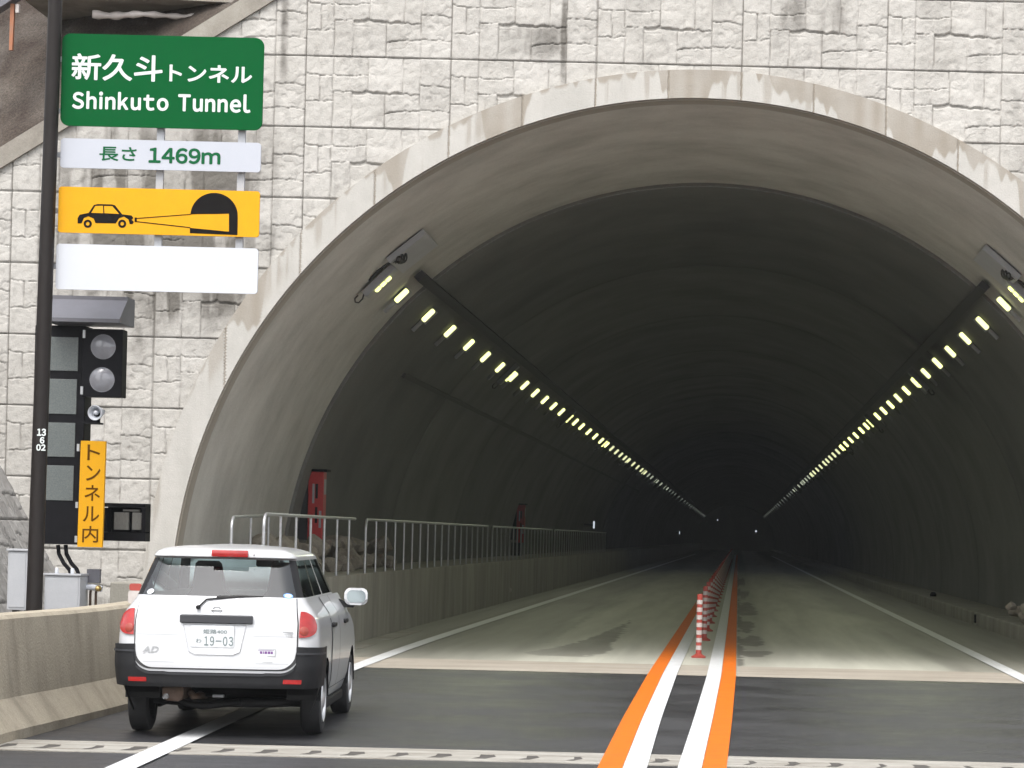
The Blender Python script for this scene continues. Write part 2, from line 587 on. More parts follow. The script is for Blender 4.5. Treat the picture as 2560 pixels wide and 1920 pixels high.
# coping along the sloping shoulder and the level crest
bm = B()
nrm = Vector((-cslope, 1)).normalized()
x_l, x_r = -14.0, (10.45 - CA[1]) / cslope + CA[0]
th = 0.235
a, b = Vector((x_l, cop_z(x_l))), Vector((x_r, cop_z(x_r)))
pts = []
pts = [(a.x, a.y), (b.x, b.y), (10.0, b.y), (10.0, b.y + th), (b.x - 0.06, b.y + th), (a.x + nrm.x * th, a.y + nrm.y * th)]
xz(bm, pts, YP - 0.075, YP + 0.55)
under(obj('coping', bm, M['coping']))

# concrete ring round the mouth, drawn with drip stains hanging from its upper edge
M['ring'] = mat('ring_concrete', (0.47, 0.455, 0.425), 0.85, (0.40, 0.388, 0.36), 1.8, stretch=(1.5, 1, 0.5), bump=0.2, bscale=45, fine=0.06, attr='stain', attr_col=(0.255, 0.222, 0.178), spec=0.25)


def fine_ring():
    nA, nR = 2600, 20
    A_, R_ = np.meshgrid(np.linspace(R(-6), R(186), nA), np.linspace(RI + 0.022, RO, nR))
    x, z = CX + R_ * np.cos(A_), CZ + R_ * np.sin(A_)
    d_ = x - CX
    top = CZ + np.sqrt(np.maximum(RO ** 2 - d_ ** 2, 0))
    dep = np.where(z > CZ, top - z, 9)
    rl = 0.55 * sstep(.42, .80, fbm(x * 2.2, x * 0 + 2, 14, 4)) + 0.16 * (vn(x * 16, x * 0, 15) - .3)
    s_ = sstep(0.03, -0.03, dep - rl) * sstep(CZ + 1.5, CZ + 4.0, z) * (0.55 + 0.45 * vn(x * 9, z * 1.5, 16))
    s_ = np.maximum(s_, 0.55 * sstep(.60, .74, fbm(x * 9, z * 0.5, 18)) * sstep(.25, -0.05, dep - .3))
    jx = np.abs(((x - JX) / (PW / 2) + 0.5) % 1 - 0.5) * PW / 2
    s_ = np.maximum(s_, 1.0 * (jx < 0.010) * (z > CZ + 2.4))
    y = YP - 0.085 - 0.006 * fbm(x * 8, z * 8, 21)
    y = np.where((jx < 0.010) & (z > CZ + 2.4), y + 0.012, y)
    # rounded outer arris
    Vv = np.stack([x, y, z], -1)
    ro2 = np.stack([CX + (RO) * np.cos(A_[-1]), np.full(nA, YP + 0.05), CZ + RO * np.sin(A_[-1])], -1)[None]
    ri2 = np.stack([CX + (RI + .022) * np.cos(A_[0]), np.full(nA, YP - 0.045), CZ + (RI + .022) * np.sin(A_[0])], -1)[None]
    ri3 = np.stack([CX + RI * np.cos(A_[0]), np.full(nA, YP - 0.045), CZ + RI * np.sin(A_[0])], -1)[None]
    ri4 = np.stack([CX + RI * np.cos(A_[0]), np.full(nA, YP + 0.30), CZ + RI * np.sin(A_[0])], -1)[None]
    Vv = np.concatenate([ri4, ri3, ri2, Vv, ro2], 0)
    s_ = np.concatenate([s_[:1] * 0 + .6, s_[:1] * 0 + .9, s_[:1] * 0 + 1.0, s_, s_[-1:]], 0)  # inner lip rows: darkening painted in so the lit edge reads dim
    o = grid_mesh('arch_ring', Vv, nA, nR + 4, M['ring'], None, None, {'stain': s_ * 0.85}, smooth=True)
    o.data.set_sharp_from_angle(angle=R(35))
    return o


under(fine_ring())


def lining(name, y0, y1, m, r, ystep, joints=(), nA=150, stain_fn=None):
    ys = np.arange(y0, y1, ystep) if y1 < 130 else np.concatenate([np.arange(y0, 130, ystep), np.arange(130, y1, 2.5)])
    ys = np.append(ys, y1)
    extra = []
    for j in joints:
        if y0 < j < y1:
            extra += [j - 0.03, j - 0.02, j + 0.02, j + 0.03]
    ys = np.unique(np.concatenate([ys, np.array(extra)]))
    an = np.linspace(R(-6.2), R(186.2), nA)
    A_, Y_ = np.meshgrid(an, ys)
    rad = np.full(A_.shape, r)
    for j in joints:
        rad = rad + 0.012 * (np.abs(Y_ - j) < 0.025)
    V = np.stack([CX + rad * np.cos(A_), Y_, CZ + rad * np.sin(A_)], -1)
    at = {'stain': stain_fn(A_, Y_)} if stain_fn is not None else {'stain': A_ * 0}
    o = grid_mesh(name, V, nA, len(ys), m, None, None, at)
    return under(o)


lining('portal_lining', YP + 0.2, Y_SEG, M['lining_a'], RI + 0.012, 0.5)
bm = B()   # the end face where the inner lining steps in by a few centimetres
n = 150
for i in range(n):
    a0, a1 = R(-6 + 192 * i / n), R(-6 + 192 * (i + 1) / n)
    q = [(CX + r_ * math.cos(a_), Y_SEG - .002, CZ + r_ * math.sin(a_)) for a_, r_ in ((a0, RI + .05), (a1, RI + .05), (a1, RI - .045), (a0, RI - .045))]
    bm.faces.new([bm.verts.new(p) for p in q])
under(obj('lining_step', bm, M['lining_b']))
RB = RI - 0.045
JY = [Y_SEG + 12.2 * k for k in range(1, 32)]


def lin_stain(A_, Y_):
    seg = np.floor((Y_ - Y_SEG) / 12.2)
    s_ = 0.22 * hash2(seg, seg * 0 + 3, 5)
    # dark damp patch high on the right
    s_ = s_ + 0.75 * np.exp(-((A_ - R(47)) / R(9)) ** 2) * np.exp(-((Y_ - 56) / 5.0) ** 2) * sstep(.35, .6, fbm(A_ * 6, Y_ * .35, 3))
    s_ = s_ + 0.22 * sstep(.45, .75, fbm(A_ * 5, Y_ * 0.6, 8))
    for j in JY[:6]:
        s_ = s_ + 0.25 * np.exp(-np.abs(Y_ - j) / 0.10)
    return np.clip(s_, 0, 1)


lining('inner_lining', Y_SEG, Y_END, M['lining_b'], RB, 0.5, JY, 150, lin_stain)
bm = B()
xz(bm, circ(CX, CZ, RB + .1, 48), Y_END, Y_END + .2)
under(obj('far_end', bm, M['lining_b']))

# ------------------------------------------------------------------ ground, road, floor, hill
def sheet(name, x0, x1, y0, y1, z, m, kind='structure', parent=None):
    bm = B()
    f = bm.faces.new([bm.verts.new(p) for p in ((x0, y0, z), (x1, y0, z), (x1, y1, z), (x0, y1, z))])
    return tag(obj(name, bm, m, parent), kind=kind)


YJ = 33.2                       # black asphalt ends here
sheet('ground', -100, 100, -75, YP + 0.2, -0.03, M['dirt'])
sheet('road', -6.3, 8.5, -60, YJ, 0.0, M['asphalt'])
sheet('concrete_apron', -6.3, 7.2, YJ, 35.9, 0.004, M['apron'])

# tunnel floor with worn pale wheel paths and damp marks
ys = np.concatenate([np.arange(35.9, 75, 0.06), np.arange(75, Y_END, 4.0)])
xs = np.concatenate([np.arange(-6.1, KERB_X + 0.36, 0.05)])
FX, FY = np.meshgrid(xs, ys)
wob = (fbm(FX * 0.7, FY * 0.12, 31) - .5) * 1.2
st_ = 0.62 * sstep(-2.55, -3.75, FX + wob * .6) + 0.62 * sstep(2.0, 3.2, FX + wob * .7)
st_ = st_ + 0.30 * sstep(-.75, -0.25, FX) * sstep(.75, .35, FX)
st_ = st_ + 0.16 * sstep(.45, .75, fbm(FX * 2.6, FY * 0.10, 33))


def poly_mask(pts):
    P = [G(*p) for p in pts]
    m = np.zeros(FX.shape, bool)
    n = len(P)
    fx = FX + (fbm(FX * 6, FY * 2, 41) - .5) * .22
    fy = FY + (fbm(FX * 5, FY * 3, 42) - .5) * .5
    for i in range(n):
        (xa, ya), (xb, yb) = P[i], P[(i + 1) % n]
        if ya == yb: continue
        c = ((ya > fy) != (yb > fy)) & (fx < (xb - xa) * (fy - ya) / (yb - ya) + xa)
        m ^= c
    return m


wedge = poly_mask([(1300, 1631), (1381, 1622), (1462, 1601), (1510, 1581), (1558, 1561), (1579, 1549), (1542, 1601), (1518, 1634), (1462, 1642), (1340, 1640)])
st_ = np.maximum(st_, (0.50 + .35 * fbm(FX * 2.5, FY * .6, 44)) * wedge)
for (cx_, cy_, rx_, ry_) in ((1866, 1525, 26, 17), (1863, 1566, 22, 15), (1878, 1604, 32, 13), (1888, 1635, 44, 8), (1857, 1487, 16, 12), (1852, 1455, 12, 9)):
    pts = []
    for k in range(18):
        a = 2 * math.pi * k / 18
        q = 1 + 0.18 * math.sin(3 * a + cx_)
        pts.append((cx_ + rx_ * q * math.cos(a), cy_ + ry_ * q * math.sin(a)))
    st_ = np.maximum(st_, (0.72 + .25 * fbm(FX * 5, FY * 1.2, 45)) * poly_mask(pts))
for pts in ([(1318, 1628), (1420, 1566), (1480, 1530), (1470, 1545), (1400, 1590)], [(895, 1625), (1010, 1590), (1120, 1560), (1090, 1585), (960, 1620)]):
    st_ = np.maximum(st_ * 1.0, 0.5 * poly_mask(pts))
rag = 0.035 + 0.16 * fbm(FX * 0 + 3.3, FY * 1.6, 71) * sstep(.35, .6, fbm(FX * 0 + 1.7, FY * .9, 72))
st_ = np.maximum(st_, 0.9 * ((FX > 0.0) & (FX < rag) & (FY < 130)))
st_ = np.clip(st_, 0, 1)
fl = grid_mesh('tunnel_floor', np.stack([FX, FY, FX * 0 + 0.002], -1), len(xs), len(ys), M['floor'], None, None, {'stain': st_})
tag(fl, kind='structure')
del FX, FY, st_, wob, wedge


def ribbon(name, left, right, m, z=0.006):
    """left/right: lists of (x, y)"""
    bm = B()
    L = [bm.verts.new((x, y, z)) for x, y in left]
    Rr = [bm.verts.new((x, y, z)) for x, y in right]
    for i in range(len(L) - 1):
        bm.faces.new((L[i], Rr[i], Rr[i + 1], L[i + 1]))
    return tag(obj(name, bm, m), kind='structure')


def interp(tab, y):
    return float(np.interp(y, [t[0] for t in tab], [t[1] for t in tab]))


YS = [14, 16, 18, 19.5, 21, 22.5, 24, 25.5, 27, 29, 31, 33, 35, 38, 42, 50, 60, 80, 110, 150, 220, 300]
LE = [(14, -0.945), (19.7, -1.0), (25, -1.05), (33, -1.09), (36, -1.095), (300, -1.10)]
RE = [(14, -0.055), (19.7, -0.045), (25, -0.015), (33, 0.015), (300, 0.02)]
wd = 0.182
ribbon('orange_line', [(interp(LE, y), y) for y in YS], [(interp(LE, y) + wd, y) for y in YS], M['orange_paint'], 0.0125)
ribbon('white_line', [(interp(LE, y) + wd + .004, y) for y in YS], [(interp(LE, y) + 2 * wd, y) for y in YS], M['white_paint'], 0.0125)
ribbon('white_line', [(interp(RE, y) - 2 * wd, y) for y in YS], [(interp(RE, y) - wd - .004, y) for y in YS], M['white_paint'], 0.0125)
ribbon('orange_line', [(interp(RE, y) - wd, y) for y in YS], [(interp(RE, y), y) for y in YS], M['orange_paint'], 0.0125)
# edge lines
EL = [(14, -4.12), (18.5, -4.30), (22.4, -4.46), (27, -4.64), (32, -4.75), (38, -4.84), (45, -4.88), (55, -4.86), (300, -4.80)]
wl_ = 0.105
ribbon('edge_line', [(interp(EL, y) - wl_, y) for y in YS], [(interp(EL, y) + wl_, y) for y in YS], M['white_paint'], 0.0125)
ER = [(14, 3.7), (33, 3.76), (300, 3.84)]
ribbon('edge_line', [(interp(ER, y) - wl_, y) for y in YS], [(interp(ER, y) + wl_, y) for y in YS], M['white_paint'], 0.0125)

# expansion joint across the road in front of the car
tj = thing('expansion_joint', 'worn pale expansion joint with toothed rubber seam across the near road', 'joint', (-0.6, 20.4, 0))
tj.rotation_euler = (0, 0, R(0.6))
bm = B()
box(bm, -5.3, 8.0, -0.46, -0.28, -0.02, 0.0075)
box(bm, -5.3, 8.0, 0.12, 0.50, -0.02, 0.0075)
obj('concrete_band', bm, M['joint_steel'], tj)
bm = B()
box(bm, -5.3, 8.0, -0.279, 0.119, -0.02, 0.0045)
obj('rubber_seam', bm, M['joint_rubber'], tj)
bm = B()
x = -5.3
while x < 8:
    k = random.uniform(0.85, 1.1)
    xy(bm, [(x, -0.27), (x + 0.26 * k, -0.27), (x + 0.31 * k, -0.12), (x + 0.30 * k, 0.10), (x + 0.03, 0.10), (x + 0.06, -0.08)], 0.0046, 0.0085)
    x += 0.335
obj('teeth', bm, M['joint_steel'], tj)

# hillside behind the sloping shoulder
hx = np.arange(-22, 2, 0.05)
ht = np.concatenate([np.arange(0, 5.5, 0.05), np.arange(5.5, 22, .5)])
HX, HT = np.meshgrid(hx, ht)
HZ = HT * .75 + (CA[1] + (HX - CA[0]) * cslope)
lump = (fbm(HX * 1.1, HZ * 1.1, 51) - .5) * 0.5 + (fbm(HX * 6, HZ * 6, 52) - .5) * 0.10
zb = np.minimum(CA[1] + (HX - CA[0]) * cslope + 0.18, 10.6)
pale = sstep(.80, .86, vn(HX * 11, HZ * 13, 53)) * sstep(.50, .7, vn(HX * 1.6, HZ * 1.6, 54)) * (HZ < 7.9) + 0.12 * sstep(.5, .75, fbm(HX * 1.5, HZ * 1.5, 57))
V = np.stack([HX, YP + 0.5 + HT * 0.8 - lump * .6, zb + HT * 0.75 + lump * 0.4 + pale * 0.02], -1)
tag(grid_mesh('hillside', V, len(hx), len(ht), M['gravel'], None, None, {'stain': np.clip(pale, 0, 1)}), kind='structure')

# ledge of concrete across the slope, loose pale sheet under it, beam with an orange post at the left
YL = 36.4
bm = B()
pts = [W(72, 9, YL), W(170, 13, YL), W(235, 24, YL), W(330, 28, YL), W(480, 33, YL), W(620, 40, YL), W(900, 52, YL), W(900, -160, YL), W(64, -180, YL)]
xz(bm, pts, YL - 0.9, YL + 2.5)
tag(obj('concrete_ledge', bm, M['coping']), 'long grey concrete ledge at the top of the gravel slope', 'ledge')
bm = B()
n = 26
P = []
for i in range(n + 1):
    t = i / n
    px = 232 + (570 - 232) * t
    py = 36 + (43 - 36) * t + 1.2 * math.sin(9 * t)
    x, z = W(px, py, YL - .6)
    P.append((x, YL - 0.62 + 0.06 * math.sin(13 * t), z))
tube(bm, P, [0.055 - 0.032 * (i / n) + 0.012 * math.sin(i * 1.7) for i in range(n + 1)], 8)
tag(obj('cloth_roll', bm, M['white_band'], smooth=True), 'thin rolled white cloth lying under the concrete ledge', 'cloth')
gb = thing('slanting_beam', 'grey slanting steel beam on an orange post at the top left of the slope', 'beam', (*W(28, 70, YL - 1)[:1], YL - 1, W(28, 70, YL - 1)[1]))
ox, oz = W(28, 70, YL - 1)
bm = B()
p0, p1 = W(-40, 52, YL - 1), W(75, -22, YL - 1)
d = Vector((p1[0] - p0[0], p1[1] - p0[1])).normalized()
nn = Vector((-d.y, d.x))
A_, B_ = Vector(p0) - Vector((ox, oz)), Vector(p1) - Vector((ox, oz))
for (o0, o1, yy0, yy1) in ((0, 0.05, -.12, .12), (0.06, 0.30, -.03, .10)):
    xz(bm, [tuple(A_ + nn * o0), tuple(B_ + nn * o0), tuple(B_ + nn * o1), tuple(A_ + nn * o1)], yy0, yy1)
obj('beam', bm, M['hood'], gb)
bm = B()
xa, za = W(25, 70, YL - 1); xb, zb_ = W(34, 10, YL - 1)
xz(bm, [(xa - ox, za - oz - .3), (xa - ox + .045, za - oz - .3), (xb - ox + .02, zb_ - oz), (xb - ox - .035, zb_ - oz)], -.03, .03)
obj('post', bm, M['orange_post'], gb)
bm = B()
xa, za = W(44, 34, YL - 1)
box(bm, xa - ox - .02, xa - ox + .03, -.05, .02, za - oz, za - oz + .12, .008)
obj('clamp', bm, M['white_band'], gb)

# sloping stone embankment at the left edge, in front of the wall
toe = W(80, 1318, YP)
ey = np.arange(24.0, YP - 0.03, 0.02)
es = np.arange(-2.5, 4.2, 0.02)
EY, ES = np.meshgrid(ey, es)
h, groove, joint, tone, pid = stone_field(EY * 1.0, ES, 11, 1.5, 0.75, 0.3, 0.1)
dirx, dirz = -0.49, 0.87
ex = toe[0] + ES * dirx + h * 0.87
ez = toe[1] + ES * dirz + h * 0.49
V = np.stack([ex, EY, ez], -1)
tag(grid_mesh('stone_embankment', V, len(ey), len(es), M['embank'], None, None, {'stain': np.clip(groove * .6 + joint * .7 + .3 * tone, 0, 1)}),
    'steep embankment of rough grey stone at the far left edge', 'embankment')

# ------------------------------------------------------------------ walkway, kerb, barrier
bm = B()
box(bm, -7.36, WALL_X, 31.0, YP - 0.10, -0.05, 1.05, 0.02)
box(bm, CX - math.sqrt(RB ** 2 - .4 ** 2) + .0, WALL_X + .001, YP - 0.08, Y_END, -0.05, 1.047, 0.0)
tag(obj('walkway', bm, M['walk']), 'raised concrete walkway with a plain wall along the left side of the tunnel', 'walkway')
bm = B()
box(bm, KERB_X, 6.28, YP + .31, Y_END, -0.05, 0.29, 0.03)
tag(obj('kerb', bm, M['walk']), 'low concrete kerb along the right side of the tunnel', 'kerb')
bm = B()
box(bm, -6.6, -5.83, 31.2, 33.2, 0.0, 0.0)  if False else None
# short run of gutter lines beside the walkway wall
bm.free()
bm = B()
for (y0, y1) in ((36.3, 38.2), (38.3, 40.2), (42, 46)):
    box(bm, WALL_X + .03, WALL_X + .38, y0, y1, -0.02, 0.012, 0.004)
tag(obj('gutter', bm, M['walk']), kind='structure')

# concrete safety barrier at the left
prof = [(-0.28, -0.05), (0.24, -0.05), (0.24, 0.07), (0.07, 0.30), (0.01, 0.93), (-0.02, 0.96), (-0.24, 0.96), (-0.27, 0.93), (-0.28, 0.30)]
ybr = np.concatenate([np.arange(8, 17, 1.0), np.arange(17, 30.95, 0.1)])
bm = B()
rings = []
for y in ybr:
    xo = WALL_X + 0.0 - 0.02 * (y - 24) * 0
    rings.append([bm.verts.new((xo - 0.05 + p[0] + 0.004 * math.sin(y * 9 + p[1] * 20), y, p[1] + 0.012 * math.sin(y * .7))) for p in prof])
for a, b in zip(rings[:-1], rings[1:]):
    for k in range(len(prof)):
        bm.faces.new((a[k], a[(k + 1) % len(prof)], b[(k + 1) % len(prof)], b[k]))
bm.faces.new(rings[0]); bm.faces.new(rings[-1][::-1])
tag(obj('safety_barrier', bm, M['barrier'], smooth=True, auto=20), 'stained beige concrete barrier with a flared foot left of the car', 'barrier')

# rubble on the ledges
def rock(seed, r, loc, sq=(1, 1, .8)):
    bm = B()
    bmesh.ops.create_icosphere(bm, subdivisions=4, radius=1)
    rr = random.Random(seed)
    pl = [(Vector((rr.uniform(-1, 1), rr.uniform(-1, 1), rr.uniform(-1, 1))).normalized(), rr.uniform(.45, .8)) for _ in range(14)]
    for v in bm.verts:
        for n_, d_ in pl:
            k = v.co.dot(n_)
            if k > d_: v.co -= n_ * (k - d_)
        v.co *= 1 + 0.03 * math.sin(v.co.x * 9 + seed) * math.cos(v.co.y * 8 + seed * 2)
    for v in bm.verts:
        v.co = Vector((v.co.x * r * sq[0], v.co.y * r * sq[1], v.co.z * r * sq[2]))
    o = obj('rubble_stone', bm, M['rock'], None, True, 14)
    o.location = loc
    return o


rr = random.Random(5)
for i in range(34):
    y = 38.6 + (i % 17) * 0.72 + rr.uniform(-.25, .25)
    lvl = i // 17
    r_ = rr.uniform(.17, .30) * (1.0 if lvl == 0 else .85)
    x = -6.62 + rr.uniform(-.22, .16) - 0.12 * lvl
    zb_ = 1.047 + r_ * .55 + lvl * 0.27
    o = rock(100 + i, r_, (x, y, zb_))
    o.rotation_euler = (0, 0, rr.uniform(0, 6))
    tag(o, 'rough pale stone of the rubble heap behind the left railing', 'rubble', 'rubble heap behind the left railing')
for i, (px, py, r_) in enumerate(((2548, 1530, .20), (2572, 1545, .2), (2530, 1515, .12), (2590, 1520, .26))):
    Y = 46.0 - i * .25
    x, z = W(px, py, Y)
    o = rock(300 + i, r_, (min(x, 6.0), Y, max(z, .29 + r_ * .5)))
    tag(o, 'pale broken stone on the right kerb at the edge of the picture', 'rubble', 'rubble on the right kerb')

# ------------------------------------------------------------------ railings
def railing(x, y0, y1, pitch, z0, z1, label, curve0=True, rise=0.0):
    t = thing('railing', label, 'railing', (x, y0, z0), 0, 'steel railings on the left walkway')
    hh = z1 - z0
    bm = B()
    P = []
    rc = 0.17
    if curve0:
        for k in range(8):
            a = R(180 - 90 * k / 7)
            P.append((0, rc + rc * math.cos(a), hh - rc + rc * math.sin(a)))
        P = [(0, 0, 0)] + P
    else:
        P.append((0, 0, hh))
    L = y1 - y0
    P.append((0, L, hh + rise))
    tube(bm, P, 0.022, 10)
    obj('top_rail', bm, M['steel'], t, True, 40)
    nP = int(L / pitch + 1e-6)
    pm = None
    for k in range(1, nP + 1):
        if pm is None:
            bm = B()
            tube(bm, [(0, 0, 0), (0, 0, hh - .01)], 0.018, 8)
            o = obj('post', bm, M['steel'], t, True, 40)
            pm = o.data
        else:
            o = link('post', pm, t)
        o.location = (0, k * pitch, rise * k * pitch / L)
    return t


railing(WALL_X - 0.07, 32.9, 40.7, 1.2, 1.05, 1.90, 'nearest section of the grey steel railing on the left walkway, behind the car')
railing(-6.62, 34.5, 37.4, 1.35, 1.05, 1.86, 'short inner railing beside the wall at the tunnel mouth', True, 0.05)
railing(WALL_X - 0.07, 41.9, 62.3, 1.2, 1.05, 1.90, 'second section of the grey railing in front of the rubble heap')
railing(WALL_X - 0.07, 63.5, 83.9, 1.2, 1.05, 1.90, 'third section of the grey railing, dim beyond the rubble heap')
railing(WALL_X - 0.07, 85.1, 118, 1.2, 1.05, 1.90, 'farthest section of the grey railing, nearly lost in the dark')

# ------------------------------------------------------------------ things on the tunnel walls
def red_cabinet(Y, label):
    xw = CX - math.sqrt(RB ** 2 - (2.0 - CZ) ** 2) + 0.17
    t = thing('emergency_cabinet', label, 'cabinet', (xw, Y, 1.05), 0, 'red cabinets on the left tunnel wall')
    bm = B()
    box(bm, -0.05, 0.20, -0.35, -0.05, 0.42, 1.62, 0.012)
    obj('body', bm, M['red_box'], t)
    bm = B()
    box(bm, -0.12, 0.26, -0.40, 0.0, 1.622, 1.66, 0.006)
    obj('canopy', bm, M['black'], t)
    bm = B()
    box(bm, 0.07, 0.11, -0.356, -0.349, 1.18, 1.42)
    obj('slot', bm, M['black'], t)
    bm = B()
    box(bm, 0.07, 0.11, -0.356, -0.349, 0.78, 1.04)
    obj('slot', bm, M['black'], t)
    bm = B()
    box(bm, 0.02, 0.055, -0.356, -0.349, 1.10, 1.42)
    box(bm, 0.135, 0.175, -0.356, -0.349, 0.70, 0.98)
    box(bm, 0.202, 0.206, -.3, -.1, 1.25, 1.5)
    obj('notice_strip', bm, M['lampbody'], t)
    bm = B()
    box(bm, -0.20, 0.12, -0.3, -0.08, 0.0, 0.415)
    box(bm, -0.40, -0.051, -0.3, -0.08, 0.5, 1.5)
    obj('stand', bm, M['dark_metal'], t)
    return t


red_cabinet(43.5, 'nearer red emergency cabinet with a dark cap on the left tunnel wall')
red_cabinet(84.2, 'farther red emergency cabinet, dim and small, on the left tunnel wall')


def on_lining(px, py, r):
    u, v = uv(px, py)
    dxx, dz = -CX, H - CZ
    a = u * u + v * v
    b = 2 * (u * dxx + v * dz)
    c = dxx * dxx + dz * dz - r * r
    k = (-b + math.sqrt(b * b - 4 * a * c)) / (2 * a)
    return u * k, k * F, H + v * k


# lamps: local axes: +x along the vault (upwards), +z away from the vault, +y along the tunnel
def lamp_proto(wide, lens):
    t = bpy.data.objects.new('tunnel_lamp', None)
    COL.objects.link(t)
    t.empty_display_size = .1
    if not wide:
        bm = B()
        box(bm, -0.36, -0.14, -0.045, 0.04, 0.025, 0.085, .008)
        obj('bracket', bm, M['lampbody'], t)
        bm = B()
        box(bm, -0.138, 0.16, -0.06, 0.12, 0.01, 0.118, .015)
        obj('housing', bm, M['lampbody'], t)
        bm = B()
        xz(bm, rrect(-0.12, 0.145, 0.022, 0.104, .03, 4), -.066, -.0605)
        obj('lens', bm, lens, t)
    else:
        bm = B()
        box(bm, -0.30, 0.30, -0.10, 0.16, 0.02, 0.13, .015)
        obj('housing', bm, M['lampbody'], t)
        bm = B()
        for k in range(3):
            box(bm, -0.15 + k * .105, -0.05 + k * .105, -0.03, 0.10, 0.131, 0.165, .02)
        obj('lens', bm, lens, t)
        bm = B()
        tube(bm, [(-0.30, 0, .06), (-.36, -.02, .10), (-.44, -.02, .10), (-.47, -.02, .06), (-.44, -.02, .02), (-.37, -.02, .015)], 0.012, 6)
        obj('cable', bm, M['dark_metal'], t)
    return t


def place_lamp(o, side, Y):
    ax = 4.76 if side < 0 else 4.66
    a = math.atan2(math.sqrt(RB ** 2 - ax ** 2), ax)
    if side < 0: a = math.pi - a
    rr_ = RB if Y > Y_SEG else RI - .012
    P = Vector((CX + rr_ * math.cos(a), Y, CZ + rr_ * math.sin(a)))
    zax = Vector((-math.cos(a), 0, -math.sin(a)))
    xax = Vector((math.sin(a), 0, -math.cos(a))) if side < 0 else Vector((-math.sin(a), 0, math.cos(a)))
    xax = Vector((xax.x, 0, xax.z))
    if xax.z < 0: xax = -xax
    yax = zax.cross(xax)
    if yax.y < 0:
        # keep the lit face towards the mouth: mirror the long axis instead
        yax = -yax
        m = Matrix((xax, yax, zax)).transposed().to_4x4()
    else:
        m = Matrix((xax, yax, zax)).transposed().to_4x4()
    m.translation = P
    o.matrix_world = m


# the light the small lamps throw: a shaded beam down on to the road and towards the mouth
beam_d = bpy.data.lights.new('lamp_beam', 'SPOT')
beam_d.energy = 24.0
beam_d.color = (0.95, 1.0, 0.72)
beam_d.spot_size = R(150)
beam_d.spot_blend = 0.9
beam_d.shadow_soft_size = 0.08


beams = []
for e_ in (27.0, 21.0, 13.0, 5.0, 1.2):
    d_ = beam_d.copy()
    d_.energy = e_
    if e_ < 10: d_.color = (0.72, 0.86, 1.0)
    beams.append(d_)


def beam(o, side):
    k = int(max(0, min(4, (o.matrix_world.translation.y - 70) / 34 + 1))) if o.matrix_world.translation.y > 70 else 0
    b = bpy.data.objects.new('lamp_beam', beams[k])
    COL.objects.link(b)
    p = o.matrix_world.translation + Vector((-side * .18, -.12, -.18))
    d = Vector((-side * 0.62, -0.35, -0.70))
    b.parent = o
    b.matrix_parent_inverse = o.matrix_world.inverted()
    b.matrix_world = Matrix.Translation(p) @ d.to_track_quat('-Z', 'Y').to_matrix().to_4x4()
made = []
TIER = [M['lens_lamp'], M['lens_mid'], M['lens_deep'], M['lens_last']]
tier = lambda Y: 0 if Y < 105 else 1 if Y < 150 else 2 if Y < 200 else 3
protos = {}


def lamp_at(side, Y, wide):
    key = (wide, tier(Y))
    if key not in protos:
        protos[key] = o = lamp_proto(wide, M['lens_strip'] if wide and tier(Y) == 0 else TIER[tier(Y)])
    else:
        o = copy_tree(protos[key])
    place_lamp(o, side, Y)
    return o


Y0L = 41.1
YLAMPS = [Y0L]
while YLAMPS[-1] < 405:      # the rows thin out away from the mouth
    y = YLAMPS[-1]
    YLAMPS.append(y + (3.345 if y < 85 else 4.2 if y < 125 else 5.6 if y < 165 else 8.0 if y < 215 else 13.0))
for side, nm in ((-1, 'left'), (1, 'right')):
    for k, Y in enumerate(YLAMPS):
        o = lamp_at(side, Y, False)
        if k == 0:
            tag(o, 'small lit lamp nearest the mouth in the %s row under the tunnel vault' % nm, 'lamp', 'small lamps in the %s row' % nm)
        else:
            tag(o, 'small lit lamp in the receding %s row under the tunnel vault' % nm, 'lamp', 'small lamps in the %s row' % nm)
        made.append((o, side))
    for k in range(8):
        Y = 38.5 + 21.0 * k + (0 if k == 0 else 0.3)
        o = lamp_at(side, Y + (.2 if side > 0 else 0), True)
        if k == 0:
            tag(o, 'wide lit lamp with three lenses, first in the %s row at the mouth' % nm, 'lamp', 'wide lamps in the %s row' % nm)
        else:
            tag(o, 'wide lit lamp between the small lamps of the %s row' % nm, 'lamp', 'wide lamps in the %s row' % nm)

bpy.context.view_layer.update()
for o, side in made:
    beam(o, side)

